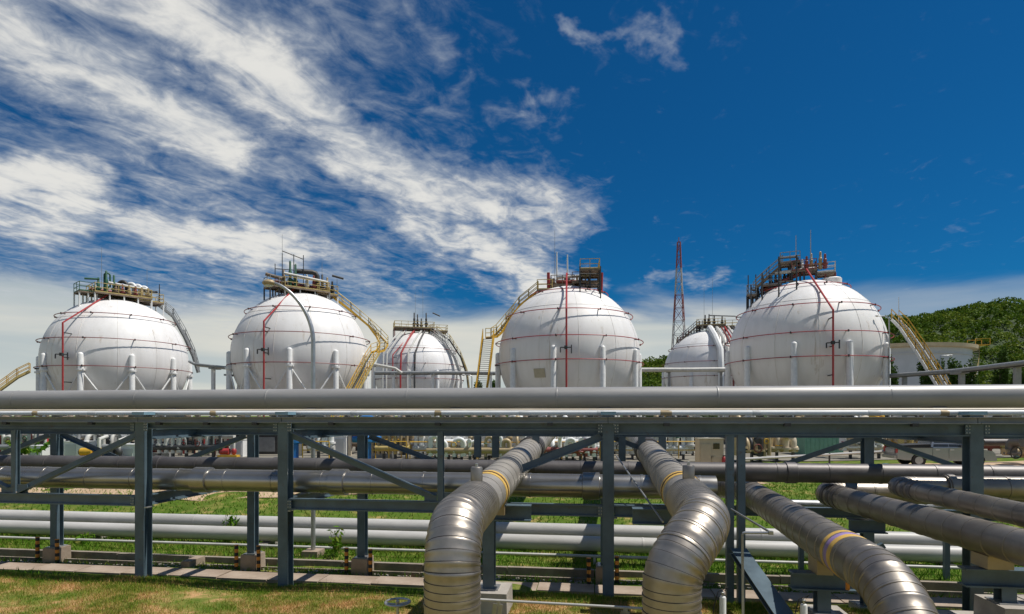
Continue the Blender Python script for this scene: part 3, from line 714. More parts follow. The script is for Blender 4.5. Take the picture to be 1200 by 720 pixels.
    def goose(t, cr, ct, z, h, span, r, m, ang=0, name='vent_pipe'):
        d = t.r*math.cos(ang)+t.f*math.sin(ang); p = t.xyz(cr, ct, z); q = p+V(0,0,h)
        rr = span/2
        pts = [p, q]+[q+d*(rr-rr*math.cos(a))+V(0,0,rr*math.sin(a)) for a in [math.pi*i/10 for i in range(1,11)]]
        pts.append(pts[-1]-V(0,0,h*.6)); MB().tube(pts, r, 10).build(name, MT[m], t.root)
    def valve(t, cr, ct, z, h, m='green'):
        p = t.xyz(cr, ct, z)
        MB().lathe(p, [(.22,0),(.22,h*.25),(.32,h*.27),(.32,h*.34),(.16,h*.36),(.2,h*.6),(.12,h*.65),(.12,h*.95),(.02,h)], 10).build('relief_valve', MT[m], t.root)
    def hpipe(t, a, b, r, m, name='header_pipe'):
        MB().tube([t.xyz(*a), t.xyz(*b)], r, 10).build(name, MT[m], t.root)
    def rod(t, cr, ct, z0, z1, r=.035, m='greyst', name='lightning_rod'):
        MB().tube([t.xyz(cr,ct,z0), t.xyz(cr,ct,z1)], [r, r*.5], 5).build(name, MT[m], t.root)
    def stair(t, pts, m='yellow', wd=.9, name='stairway', strm=None, side=None):
        pts = [t.xyz(*p) for p in pts]
        st = MB(); tr = MB(); rls = []
        offs = []
        for i in range(len(pts)):
            d = pts[min(i+1,len(pts)-1)]-pts[max(i-1,0)]; d.z = 0
            d = d.normalized() if d.length > 1e-6 else t.r; offs.append(Vector((-d.y, d.x, 0))*wd/2)
        for sg in (-1, 1):
            rl = MB(); rls.append(rl); line = [p+o*sg for p, o in zip(pts, offs)]
            for a, b_ in zip(line, line[1:]): st.bar(a, b_, .07, .26)
            for hh in (.55, 1.05):
                for a, b_ in zip(line, line[1:]): rl.tube([a+V(0,0,hh), b_+V(0,0,hh)], .045, 5)
            for a, b_ in zip(line, line[1:]):
                k = max(1, round((b_-a).length/1.3))
                for i in range(k+1): q = a.lerp(b_, i/k); rl.tube([q, q+V(0,0,1.05)], .04, 5)
        for (a, oa), (b_, ob_) in zip(zip(pts, offs), zip(pts[1:], offs[1:])):
            k = max(1, round(abs(a.z-b_.z)/.22)) if abs(a.z-b_.z) > .2 else max(1, round((b_-a).length/.3))
            for i in range(k):
                q = a.lerp(b_, (i+.5)/k); o_ = oa.lerp(ob_, (i+.5)/k); tr.bar(q-o_, q+o_, .24, .04)
        s_ = st.build(name, MT[strm or m], t.root)
        for rl in rls: rl.build('handrail', MT[m], s_)
        tr.build('treads', MT['greyst'], s_)
        return s_
ZD = 9.75
# --- first tank (far left)
t = Tank('white spherical tank farthest left with four silver goosenecks on its deck', 138, 76.5, 8, 9.7, -26+0, True)
for h in (-1.1, 2.15, 5.3): t.ring(h, a0=12)
t.riser(-36, 3.7, -25)
zt = 17.95
t.platform(.2, .9, zt, 6.2, 3.6, R_(-16)); t.platform(-3.3, 1.7, zt, 1.8, 2.4, R_(-16), rail='green')
t.platform(3.2, .4, zt-.35, 3.0, 2.6, R_(-18))
for i, (c_, m) in enumerate((( .6,'dark'),(1.5,'white'),(2.2,'white'),(2.9,'white'))): t.goose(c_-.5, .6-i*.25, zt, 1.55-.1*i, .9, .22, m, ang=R_(20))
t.goose(-1.4, 1.6, zt, 2.4, .6, .1, 'green', 0); t.valve(-1.2, 1.8, zt, 3.0); t.valve(-.4, 1.6, zt, 2.6); t.valve(-2.0, 2, zt, 2.0)
for i in range(6): t.valve(-.2+i*.7, 1.9-i*.2, zt, 1.5, random.choice(('tanp','redbrown','white','deck')))
t.hpipe((-3, .8, zt+.7), (3.8, -.6, zt+.5), .2, 'redbrown'); t.hpipe((-1, 1.8, zt+1.5), (3.2, .6, zt+1.3), .16, 'offwhite')
t.hpipe((-3.4, 2.4, zt+1.6), (-1.9, 2.4, zt+1.7), .12, 'green'); t.hpipe((2.6, 0, zt+1.2), (4.4, -.4, zt+1.3), .14, 'dark')
t.rod(-1.7, 0, zt, zt+6.2); t.rod(3.2, 0, zt, zt+4.2); t.rod(4.6, 0, zt, zt+2.3, .1, 'dark', 'floodlight')
t.stair([(4.5,-.3,zt-.4),(6.2,-.4,16.2),(7.6,-.6,13.6),(8.7,-.9,11),(9.3,-1.0,8.8)], 'greyst', .8)
t.stair([(-9.2,-4,8.4),(-10.4,-4,7.6),(-14.2,-4,3.9),(-16.5,-4,3.6)], 'yellow', 1.2, strm='paleyel')
# --- second tank
t = Tank('white spherical tank with a curved yellow stair on its right, behind the bent lamp post', 353.5, 73.8, 8, 9.95, -9, True)
for h in (-1.2, 2.2, 5.3): t.ring(h, a0=8)
t.riser(-26, 3.2, -20)
zt = 18.05
t.platform(.1, 1.0, zt, 5.4, 3.6, R_(-20), supm='greyst'); t.platform(-2.9, 1.9, zt+.1, 2.0, 2.4, R_(-20), rail='greyst', supm='dark')
t.platform(2.6, .2, zt-.2, 2.6, 2.6, R_(-20))
MB().tube([t.xyz(-.6,1.2,zt+2.35), t.xyz(1.2,1.0,zt+2.4), t.xyz(1.6,.95,zt+2.3), t.xyz(1.8,.9,zt+2.0), t.xyz(1.85,.9,zt+.5)], .3, 10).build('vent_pipe', MT['dark'], t.root)

for c_, m, h in ((-1.3,'green',3.4),(-.7,'green',3.1),(-2.0,'deck',2.2),(.6,'offwhite',2.0),(1.4,'redbrown',2.0),(2.4,'dark',2.3),(3.0,'tanp',2.0),(3.6,'dark',1.6)): t.valve(c_, 1.6-.3*c_, zt, h, m)
t.hpipe((-3, 1.8, zt+.8), (3.6, -.4, zt+.6), .22, 'redbrown'); t.hpipe((-2, 2.6, zt+1.7), (3.0, 1, zt+1.3), .16, 'offwhite'); t.hpipe((-4, 2.8, zt+1.4),(-2.2, 2.6, zt+1.0), .2, 'deck')
b_ = MB()
for a in (-3.0,-2.2,-.9,.2): b_.tube([t.xyz(a, 1.4, zt), t.xyz(a, 1.4, zt+(3.0 if a < -2.9 else 4.3))], .05, 5)
b_.tube([t.xyz(-3,1.4,zt+2.4), t.xyz(-.9,1.4,zt+2.4)], .05, 5); b_.tube([t.xyz(-2.2,1.4,zt+4.6), t.xyz(.2,1.4,zt+3.8)], .06, 5); b_.build('scaffold_frame', MT['dark'], t.root)
t.rod(-2.2, 1.4, zt, zt+6.6); t.rod(2.4, 0, zt, zt+4.0); t.hpipe((3.6,0,zt+2.4),(5.0,0,zt+2.1), .14, 'dark', 'floodlight'); t.rod(4.2, 0, zt-.5, zt+2.0, .05)
t.stair([(3.8,-.2,zt-.3),(5.9,.2,16.1),(8.1,.7,14.2),(9.2,1.2,12.9),(9.75,2.2,11.8),(9.2,3.4,10.9),(8.3,4.4,10.5)], 'paleyel', 1.0, strm='yellow')
t.stair([(8.4,4.6,10.4),(7.6,5.6,9.2),(4.4,9.3,3.4),(3.2,10.6,1.2)], 'yellow', 1.2, strm='paleyel')
# --- third tank
t = Tank('white spherical tank with a central red riser and twin white vents on top', 666.5, 68.6, 8, 9.6, -11)
for h in (-1.0, 1.45, 4.35, 6.95): t.ring(h, a0=-9, m='red')
t.riser(-1.5, 4.0, -6, htop=8.2)
zt = 17.2
t.platform(-2.7, .5, zt-.1, 1.7, 2.2, 0, supm='offwhite'); t.platform(2.3, 1.2, zt+1.7, 2.1, 4.0, 0, supm='dark'); t.platform(-.7, .2, zt+.4, 2.6, 2.4, 0, rail='deck', supm='deck'); t.platform(1.9, .2, zt+.7, 3.0, 2.6, 0, rail='deck', supm='dark')
b_ = MB()
for a, d_ in ((1.2,4.4),(3.4,4.2),(1.2,-.9),(3.4,-.9)):
    rr_ = math.hypot(a, d_); b_.tube([t.xyz(a,d_,t.zc+math.sqrt(64-rr_*rr_)-.1), t.xyz(a,d_,zt+1.7)], .075, 6)
for z_ in (zt-.3, zt+.9): b_.tube([t.xyz(1.2,4.4,z_), t.xyz(3.4,4.2,z_)], .06, 6)
b_.tube([t.xyz(1.2,4.4,zt+.7), t.xyz(1.2,-.9,zt+.7)], .06, 6); b_.tube([t.xyz(3.4,4.2,zt+.7), t.xyz(3.4,-.9,zt+.7)], .06, 6)
b_.build('scaffold_frame', MT['dark'], t.root)
for a in (-1.3, -.1): t.rod(a-.05, .6, zt+.2, zt+(4.3 if a < -1 else 4.0), .13, 'white', 'vent_pipe')
t.hpipe((-1.4,.6,zt+1.4),(2.4,.6,zt+1.6), .16, 'offwhite'); t.hpipe((-1.4,.8,zt+.9),(2.0,.8,zt+.8), .2, 'redbrown')
t.rod(-1.6, 0, zt, zt+7.0); t.hpipe((3.7,0,zt-1.4),(3.8,0,zt+2.0), .13, 'red', 'riser_pipe'); t.hpipe((-2.3,1,zt),(-2.3,1,zt+1.9), .18, 'red', 'riser_pipe')
for i in range(9): t.valve(-2.2+i*.45, random.uniform(-.6,.9), zt+.45, random.uniform(.7,1.5), random.choice(('deck','tanp','redbrown','dark','dark')))
t.stair([(-3.5,.3,zt-.05),(-5.7,.5,15.4),(-7.0,.9,13.6),(-7.9,1.6,12.2),(-8.4,2.2,11.7),(-8.9,2.8,11.6)], 'paleyel', 1.0, strm='yellow')
t.stair([(-8.9,3.0,11.5),(-9.1,3.8,9.0),(-9.3,4.6,6.4),(-9.6,5.6,3.2),(-9.8,6.2,1.2)], 'yellow', 1.3)
pl = MB(); q = t.surf(R_(-23), -2.3, .05); nrm = (q-V(t.C.x,t.C.y,t.zc)).normalized(); th = V(0,0,1).cross(nrm).normalized()
pl.bar(q-th*.62, q+th*.62, .05, .95, up=nrm.cross(th)); pl.build('name_plate', MT['beige'], t.root)
# --- fourth tank
t = Tank('white spherical tank at right with a sloping deck on its left shoulder', 943.5, 66.7, 8, 9.85, -7)
for h in (-1.1, 1.35, 4.35, 6.95): t.ring(h, a0=-9, m='red')
t.riser(16, 3.3, 3, m='red', htop=8.0)
zt = 18.2
t.platform(-1.5, .4, zt+1.7, 2.0, 2.0, 0, supm='dark', rail='greyst'); t.platform(2.0, -.2, zt+.3, 1.9, 1.8, 0, supm='redbrown', rail='offwhite'); t.platform(-.1, .5, zt+.6, 2.4, 2.4, 0, rail='redbrown', supm='dark')
t.stair([(-2.4,.5,zt+1.5),(-3.8,.8,zt+.3),(-5.2,1.1,zt-1.0)], 'greyst', 1.6, strm='deck', name='sloping_deck')
t.platform(-5.4, 1.2, zt-1.7, 1.0, 1.8, 0, supm='dark', rail='greyst'); t.platform(-3.4, .8, zt-.7, 2.0, 1.8, 0, supm='dark', rail='greyst')
b_ = MB()
for a, d_ in ((-2.5,5.1),(-.8,4.9),(-4.2,3.8),(-5.4,3.0)):
    rr_ = math.hypot(a, d_); b_.tube([t.xyz(a,d_,t.zc+math.sqrt(64-rr_*rr_)-.1), t.xyz(a,d_,zt+(1.5 if a > -3 else .2 if a > -5 else -.8))], .08, 6)
    b_.tube([t.xyz(a,d_,zt+(1.2 if a > -3 else 0 if a > -5 else -1.0)), t.xyz(a,.6,zt+(1.2 if a > -3 else 0 if a > -5 else -1.0))], .07, 6)
b_.tube([t.xyz(-2.5,5.1,zt-1.2), t.xyz(-.8,4.9,zt-1.2)], .08, 6); b_.tube([t.xyz(-2.5,5.1,zt+1.3), t.xyz(-.8,4.9,zt+1.3)], .08, 6)
for a in (-5.8,-5.0,-4.3,-3.6): b_.tube([t.xyz(a,1.8,zt-4.2 if a<-5 else zt-3), t.xyz(a,1.6,zt+.6)], .06, 6)
b_.build('scaffold_frame', MT['dark'], t.root)
for a in (-.9, .55): t.rod(a, 1.2, zt+1.6, zt+5.0-.4*(a<0), .07, 'galv', 'lamp_pole')
for i in range(16): t.valve(-4.8+i*.45, random.uniform(0,1.4), zt-1.9+min(i,10)*.26, random.uniform(1.0,2.0), random.choice(('deck','tanp','redbrown','dark','white','dark')))
t.hpipe((-4.6,1.0,zt-1.2),(1.0,1.0,zt+.9), .22, 'redbrown'); t.hpipe((-3,1.3,zt+.6),(1.0,1.3,zt+.7), .2, 'offwhite'); t.hpipe((-4.4,.4,zt-.8),(0,.4,zt+.6), .2, 'dark')
MB().lathe(t.xyz(2.6,.2,zt-.9), [(1.0,-.3),(1.0,.5),(.9,.6),(.01,.6)], 18).build('manhole', MT['tank'], t.root)
for a in (5.0, 5.6, 6.2): pass
t.stair([(8.3,1.9,12.7),(9.0,2.4,11.7),(10.2,3.4,9.2),(11.6,4.6,6.0),(12.7,5.6,3.2)], 'yellow', 1.3, strm='white')
t.rod(8.6, 2, 12.4, 15.0, .05, 'galv', 'lamp_pole')
# --- two tanks of the row behind
t = Tank('smaller looking white tank seen between the second and third tanks', 490.5, 112, 8, 10.4, -12)
for h in (-1.0, 1.6, 4.4): t.ring(h, a0=8, m='redbrown')
t.riser(-30, 3.0, -20, m='red')
zt = 19.0
t.platform(-.9, .6, zt, 7.2, 4.0, R_(-6), supm='redbrown'); t.platform(3.6, .2, zt-.4, 3.2, 3.0, R_(-6))
for c_ in (-.8,-.2,.5,1.4): t.valve(c_, 1, zt, random.uniform(1.6,3.2), 'dark')
t.rod(-.6, 0, zt, zt+7); t.rod(.8, 0, zt, zt+8); t.hpipe((2.6,0,zt+3.2),(4.0,0,zt+2.6), .12, 'dark', 'floodlight')
t.stair([(3.4,.4,zt-.4),(5.8,1.0,16.9),(7.8,1.2,13.8),(9.0,1.4,10.4),(9.6,1.6,5),(9.7,1.6,2)], 'paleyel', 1.0, strm='dark')
for k, (a0, a1, m) in enumerate(((-2.2,-5.4,'offwhite'),(-3.0,-6.0,'offwhite'),(-.7,-3.0,'red'),(.6,-1.8,'offwhite'),(1.2,-.6,'dark'))):
    MB().tube([t.xyz(a0, 2.0, zt-.4), t.xyz((a0+a1)/2, 5.6, t.zc+6.0), t.xyz(a1, 7.3, t.zc+3.4), t.xyz(a1-.1, 8.4, t.zc), t.xyz(a1-.1, 8.4, 0)], .16, 8).build('downcomer_pipe', MT[m], t.root)
t.stair([(2.4,1.5,zt-.6),(4.5,3.9,16.4),(6.4,5.0,13.3),(7.6,5.2,9.5),(7.7,5.2,1)], 'offwhite', .7, name='cable_ladder')
t = Tank('smaller looking white tank half hidden behind the fourth tank, below the lattice tower', 829, 113, 8, 10.9, -20)
for h in (-1.0, 1.6, 4.4): t.ring(h, a0=8, m='redbrown')
zt = 19.4
t.platform(.6, .6, zt+.3, 5.0, 3.4, 0, supm='dark', rail='paleyel'); t.platform(5.0, .6, zt-.1, 3.6, 3.0, 0, supm='dark', rail='paleyel')
t.stair([(-1.8,.8,zt+.4),(-3.6,1.2,zt-1.2),(-5.4,1.6,zt-3.0)], 'greyst', 2.0, strm='deck', name='sloping_deck')
for i in range(12): t.valve(-5.4+i*.5, 1.0, zt-3.2+i*.3, random.uniform(1.2,2.2), random.choice(('deck','dark','white','redbrown')))
for c_ in (-.4,.3,1.2,2.6): t.valve(c_, 1, zt+.3, random.uniform(1.6,3), 'dark')
t.rod(-.6, 0, zt, zt+8); t.rod(.9, 0, zt, zt+9.6); t.hpipe((.2,0,zt+2.4),(5.0,0,zt+2.0), .12, 'greyst', 'vent_pipe')
for k, (a0, a1, m, rr) in enumerate(((.4,2.2,'white',.55),(1.6,3.4,'offwhite',.3),(2.4,4.2,'redbrown',.16),(3.0,4.7,'red',.16),(3.6,5.4,'offwhite',.2),(4.2,6.4,'dark',.14),(4.8,7.0,'offwhite',.2))):
    MB().tube([t.xyz(a0, 2.2, zt-.2), t.xyz((a0+a1)/2, 5.9, t.zc+6.2), t.xyz(a1, 7.7, t.zc+3.6), t.xyz(a1+.1, 8.8, t.zc+.2), t.xyz(a1+.1, 8.8, 0)], rr, 8).build('downcomer_pipe', MT[m], t.root)
b_ = MB()
for a in (-7.2,-5.6,-4.0): b_.tube([t.xyz(a,9,0), t.xyz(a,9,6.6)], .12, 6)
for z_ in (4.2,5.4,6.6): b_.tube([t.xyz(-7.2,9,z_), t.xyz(-4.0,9,z_)], .1, 6)
b_.build('access_frame', MT['yellow'], t.root)

# ------------------------------------------------------------------ lattice tower, flat tank, bridges, lamps, trees
def tower():
    dep = 150; c = spot(795.5, dep); top = hgt(284, dep); root = thing('lattice_tower', 'tall red and white lattice mast rising behind the half hidden tank', 'tower', c)
    N = 14
    def wz(z): 
        t_ = z/top; return 2.3*(1-t_)**1.15+.34
    for k in range(N):
        z0, z1 = top*k/N, top*(k+1)/N; w0, w1 = wz(z0), wz(z1); b = MB()
        c0 = [V(c.x+i*w0, c.y+j*w0, z0) for i, j in ((-1,-1),(1,-1),(1,1),(-1,1))]; c1 = [V(c.x+i*w1, c.y+j*w1, z1) for i, j in ((-1,-1),(1,-1),(1,1),(-1,1))]
        for i in range(4):
            j = (i+1) % 4; b.bar(c0[i], c1[i], .17, .17); b.bar(c0[i], c1[j], .08, .08); b.bar(c0[j], c1[i], .08, .08); b.bar(c1[i], c1[j], .1, .1)
        b.build('lattice_section', MT['towerr'] if (k//2) % 2 == 0 else MT['towerw'], root)
    MB().tube([V(c.x,c.y,top), V(c.x,c.y,top+1.2)], .1, 6).build('antenna', MT['towerr'], root)
tower()
def flat_tank():
    dep = 128; c = spot(1040, dep); Rr = 14.5; H = hgt(411, dep)
    root = thing('storage_tank', 'wide flat grey open topped tank in front of the wooded hill', 'storage tank', c)
    MB().lathe(c, [(Rr,0),(Rr,H*.5),(Rr-.03,H*.5+.01),(Rr-.03,H-.9)], 72).build('wall', MT['shellgrey'], root)
    MB().lathe(c, [(Rr-.03,H-.9),(Rr+.9,H-.75),(Rr+1.0,H-.1),(Rr+.3,H-.05),(Rr-.3,H-.05),(Rr-.3,H-3)], 72).build('wind_girder', MT['rim'], root)
    MB().lathe(c, [(Rr+.02,H-2.1),(Rr+.18,H-2.1),(Rr+.18,H-1.95),(Rr+.02,H-1.95)], 72).build('stiffener', MT['shellgrey'], root)
    MB().lathe(c, [(.01,H-3),(Rr-.3,H-3)], 48).build('floating_roof', MT['shellgrey'], root)
    f = Vector((-c.x,-c.y,0)).normalized(); rt = Vector((-f.y,f.x,0))
    b = MB(); rl = MB(); pr = None
    for i in range(41):
        an = R_(38+50*i/40); z = 1+ (H-2)*i/40; d = f*math.cos(an)+rt*math.sin(an)
        p = c+d*(Rr+.1)+V(0,0,z); q = c+d*(Rr+1.0)+V(0,0,z); b.bar(p, q, .3, .08)
        if pr: b.bar(pr, q, .06, .25); rl.tube([pr+V(0,0,1.1), q+V(0,0,1.1)], .05, 5)
        rl.tube([q, q+V(0,0,1.1)], .04, 5); pr = q
    s = b.build('spiral_stair', MT['farw'], root); tag(rl.build('handrail', MT['paleyel'], s), kind='stuff')
    top = c+(f*math.cos(R_(85))+rt*math.sin(R_(85)))*(Rr+.9)
    pb = MB(); pb.box((top.x, top.y, H+.02), (2.6,2.6,.12)); 
    for i, j in ((-1,-1),(1,-1),(1,1),(-1,1)): pb.box((top.x+i*1.3, top.y+j*1.3, H+.6), (.09,.09,1.2))
    pb.box((top.x,top.y-1.3,H+1.2),(2.6,.08,.08)); pb.box((top.x,top.y+1.3,H+1.2),(2.6,.08,.08)); pb.build('gauger_platform', MT['yellow'], root)
flat_tank()
def bridge(label, pts, rs, mats, posts, pm='white', dz=.35):
    root = thing('pipe_bridge', label, 'pipe bridge', (pts[0].x, pts[0].y, 0))
    for i, (r, m) in enumerate(zip(rs, mats)):
        MB().tube([p+V(0, i*.6, -i*dz*.3) for p in pts], r, 10).build('pipe', MT[m], root)
    for p, h in posts:
        o = MB().box((p.x, p.y, h/2-.05), (.34,.34,h)).build('post', MT[pm], root)
        MB().box((p.x, p.y+.3, h+.02), (.6,1.6,.2)).build('cap_beam', MT['greyst'], o)
    return root
def pt(px, py, dep): p = spot(px, dep); p.z = hgt(py, dep); return p
bridge('overhead pipes linking the first and second tanks', [pt(222,424,72), pt(228,427,71), pt(275,432,70)], [.16,.14], ['greyst','offwhite'], [(spot(250,71), hgt(432,71)), (spot(268,70.5), hgt(440,70.5))])
bridge('overhead pipes crossing in front of the smaller tank beside the curved stair', [pt(436,437,92), pt(520,437,92), pt(592,437.5,92)], [.25,.2], ['greyst','dark'], [(spot(461,92), hgt(439,92)), (spot(480,92), hgt(439,92)), (spot(507,92), hgt(439,92)), (spot(575,92), hgt(439,92))])
bridge('short sloping overhead pipe starting at the foot of the curved stair', [pt(437,427,80), pt(463,432,80), pt(471,437.5,80)], [.2], ['offwhite'], [(spot(437,80), hgt(429,80))])
bridge('pale overhead pipe between the third and fourth tanks', [pt(745,433.5,86), pt(800,433.5,86), pt(852,433,86)], [.3,.2], ['offwhite','greyst'], [(spot(784,86.6), hgt(436,86.6)), (spot(845,86.6), hgt(436,86.6))], 'greyst')
bridge('elevated grey pipe climbing towards the right edge below the hill', [pt(1036,441,62), pt(1120,435,50), pt(1215,424,40)], [.2,.12], ['greyst','dark'], [(spot(1060,58.5), hgt(441,58.5)), (spot(1127,49.3), hgt(437,49.3)), (spot(1192,42.4), hgt(429,42.4))], 'greyst')
def lamp_post(label, px, dep, ztop, reach, r, base_ped=False, group=None, dirx=-1, curved=True, zg=-.1):
    c = spot(px, dep); root = thing('lamp_post', label, 'street lamp', (c.x, c.y, zg), group)
    rt = Vector((CY, SY, 0)); zb = zg+(.32 if base_ped else 0)
    if curved:
        h0 = ztop-reach*1.45; pts = [V(c.x,c.y,zb), V(c.x,c.y,zb+1.5), V(c.x,c.y,h0)]
        for i in range(1, 13):
            t_ = i/12; pts.append(V(c.x,c.y,h0)+rt*(dirx*reach*(t_**1.75))+V(0,0,reach*1.45*(1-(1-t_)**1.35)))
    else:
        pts = [V(c.x,c.y,zb), V(c.x,c.y,ztop-.2), V(c.x,c.y,ztop)+rt*dirx*.2, V(c.x,c.y,ztop+.05)+rt*dirx*reach]
    k = len(pts); MB().tube(pts, [r*(1-.3*i/(k-1)) for i in range(k)], 12).build('pole', MT['galv'], root)
    e = pts[-1]; d = rt*dirx
    hb = MB(); hb.ball(e+d*r*2.2, r*3.0, 14, 8, (1,.8,.5)); lo = hb.build('lamp_head', MT['tanp'] if base_ped else MT['farw'], root)
    MB().ball(e+d*r*2.2-V(0,0,r*.9), r*2.2, 12, 6, (1,.8,.45)).build('lens', MT['lamp_w'], lo)
    if base_ped: MB().box((c.x, c.y, zg+.14), (.46,.46,.36), taper=.9).build('pedestal', MT['concd'], root)
lamp_post('tall bent lamp post standing on a pedestal in front of the second tank', 367, 15.1, 6.25, 1.0, .056, True, zg=-.82)
lamp_post('thin lamp post with a flat arm beside the stair of the fourth tank', 1042, 60, hgt(371,60), 1.1, .06, curved=False)
lamp_post('thin lamp post in front of the flat grey tank', 1102, 84, hgt(417,84), 1.3, .08, curved=False, dirx=1)
lamp_post('small lamp post left of the third tank below its yellow stair', 553, 74, hgt(440,74), .9, .07, curved=False)

def tree(label, px, dep, py_top, wpx, group=None, leafm='leaf', seed=1, name='tree', slim=False, zg=-.1):
    r = np.random.default_rng(seed); c = spot(px, dep); H = hgt(py_top, dep)-zg; rad = wpx*dep/700/2
    root = thing(name, label, 'tree', (c.x, c.y, zg), group)
    b = MB(); b.tube([V(c.x,c.y,zg-.2), V(c.x+.1,c.y,zg+H*.4), V(c.x,c.y,zg+H*.8)], [.03*H,.02*H,.006*H], 8)
    cl = []
    for k in range(9):
        an = r.uniform(0, 6.28); z0 = zg+H*r.uniform(.25,.6); q = V(c.x+rad*.65*math.cos(an), c.y+rad*.65*math.sin(an), z0+H*r.uniform(.12,.3))
        b.tube([V(c.x,c.y,z0), q], [.012*H,.004*H], 5); cl.append(q)
    b.build('trunk', MT['trunk'], root)
    P = []
    for q in cl+[V(c.x,c.y,zg+H*.85), V(c.x,c.y,zg+H*.6)]:
        n = 300; d = r.normal(0,1,(n,3)); d /= np.linalg.norm(d,axis=1)[:,None]
        P.append(np.array(q)+d*np.array([rad*.5,rad*.5,H*.17])*r.uniform(.35,1.0,(n,1)))
    P = np.concatenate(P); n = len(P); S = rad*.15*r.uniform(.6,1.4,n)[:,None]
    a = r.normal(0,1,(n,3)); a /= np.linalg.norm(a,axis=1)[:,None]; bb = np.cross(a, r.normal(0,1,(n,3))); bb /= np.linalg.norm(bb,axis=1)[:,None]
    vs = np.stack([P-a*S, P+bb*S*.6, P+a*S, P-bb*S*.6],1).reshape(-1,3); cm = MB(); cm.add(vs.tolist(), np.arange(4*n).reshape(-1,4).tolist()); cm.build('crown', MT[leafm], root)
for i, (px, dep, py, w, lab) in enumerate(((1086,96,419,17,'leafy tree before the flat tank, leftmost of its row'),(1099,95,421,14,'leafy tree in the row before the flat tank, second from left'),(1119,95,421,17,'leafy tree in the row before the flat tank, second from right'),(1137,94,420,15,'leafy tree before the flat tank, rightmost of its row'),
        (1172,88,410,16,'tall narrow dark tree right of the flat tank'),(1044,90,417,14,'leafy tree peeking out behind the fourth tank and its stair'),(1192,92,428,22,'low bushy tree at the right edge below the hill'),
        (558,120,447,14,'small bushy tree between the small lamp and the third tank stair'),(578,118,445,12,'small tree tight against the left side of the third tank'))):
    tree(lab, px, dep, py, w, 'trees around the tanks', seed=i+5)

# ------------------------------------------------------------------ things on and beside the lawn
def bollard(label, px, py_bot, zg=-.76):
    dep = (CAM_H-zg)*F_PX/(py_bot-487); c = spot(px, dep)
    root = thing('bollard', label, 'bollard', (c.x, c.y, zg), 'striped bollards at the rack footings')
    n = 7; h = .58/n
    for k in range(n):
        MB().tube([V(c.x,c.y,zg-.05*(k==0)+h*k), V(c.x,c.y,zg+h*(k+1))], .046, 10).build('stripe', MT['black'] if k % 2 == 0 else MT['orange'], root)
    MB().lathe((c.x,c.y,zg+.58), [(.05,0),(.05,.012),(.001,.02)], 10).build('cap', MT['orange'], root)
for lab, px, py in (('black and orange bollard standing free left of the leftmost footing',44,657),('black and orange bollard touching the leftmost footing',67,660),('black and orange bollard at the end of the pale rail left of the second footing',277,668),
        ('black and orange bollard in front of the second footing from the left',303,669),('black and orange bollard just left of the third footing',406,672),('black and orange bollard just right of the third footing',434,674),('black and orange bollard left of the middle column',690,686),('black and orange bollard right of the middle column',723,684),('black and orange bollard half hidden below the purple ringed pipe',1003,692)):
    bollard(lab, px, py)
# thin handrail pipe with clamps over the lawn
root = thing('guard_pipe', 'thin pale pipe on small clamps crossing the lawn between the two bent pipes', 'pipe', (-.4, 7.6, 0))
a = pt(555,702.5,7.6); b_ = pt(756,713.5,7.2)
MB().tube([a, b_], .017, 10).build('pipe_body', MT['whitepipe'], root)
for px in (585, 734):
    t_ = (px-555)/201; p = a.lerp(b_, t_)
    q = MB(); q.bar(p+V(-.03,-.03,-.03), p+V(-.09,.0,-.45), .05, .012, up=(0,1,0)); q.bar(p+V(.03,.02,-.05), p+V(-.02,.03,-.45), .05, .012, up=(0,1,0)); q.box(p-V(0,0,.03), (.05,.05,.07)); q.build('clamp', MT['galv'], root)
    MB().tube([V(p.x-.05,p.y,0), V(p.x-.05,p.y,p.z-.3)], .02, 8).build('post', MT['galv'], root)
# bent galvanised conduit at right of the twisting pipe
root = thing('bent_conduit', 'thin galvanised conduit bent into a hook right of the twisting pipe', 'conduit', spot(870,6.8))
MB().tube([pt(871,760,6.8), pt(870,627,6.8), pt(870.6,625,6.8), pt(873,624.4,6.8), pt(903,624.6,6.75)], .015, 8).build('tube_body', MT['galv'], root)
MB().tube([pt(904,624.8,6.75), pt(857,597,8.8)], .014, 8).build('stay', MT['galv'], root)
MB().box(pt(903,624.6,6.75), (.05,.05,.04)).build('joint', MT['galv'], root)
o = MB().tube([pt(722,534,11.6), pt(777,612,7.9)], .014, 8).build('stay_rod', MT['galv']); tag(o, 'thin pale rod slanting down to the twisting pipe from the middle column', 'rod')
root = thing('sample_tube', 'thin upright tube beside a small blue grey post at right below the truck', 'tube', spot(1052,13))
MB().tube([pt(1052,600,13), pt(1052,548,13)], .02, 8).build('tube_body', MT['galv'], root)
MB().box(pt(1038,562,13.2), (.11,.08,.7)).build('post', MT['steel2'], root)
# white marker posts
for lab, px, py, dep in (('short white post with a thin cable right of the twisting pipe',847,699,6.6),('short white post with a fitting on its cap beside the long strut',942,708,6.5),('short white post below the purple ringed pipe near the bottom edge',1047,706,6.4)):
    c = spot(px, dep); h = hgt(py, dep); root = thing('marker_post', lab, 'post', (c.x, c.y, 0), 'white marker posts')
    MB().lathe((c.x,c.y,0), [(.036,-.05),(.036,h-.02),(.03,h-.004),(.001,h)], 14).build('post_body', MT['white'], root)
    MB().lathe((c.x,c.y,h-.002), [(.012,0),(.012,.03),(.02,.032),(.02,.045),(.008,.05),(.001,.075)], 8).build('fitting', MT['galv'], root)
    q = [V(c.x+.02,c.y,h+.06), V(c.x+.06,c.y+.01,h+.10), V(c.x-.05,c.y,h+.05), V(c.x-.10,c.y-.02,h-.12), V(c.x-.14,c.y,h-.5)]
    MB().tube(q, .006, 6).build('cable', MT['black'], root)
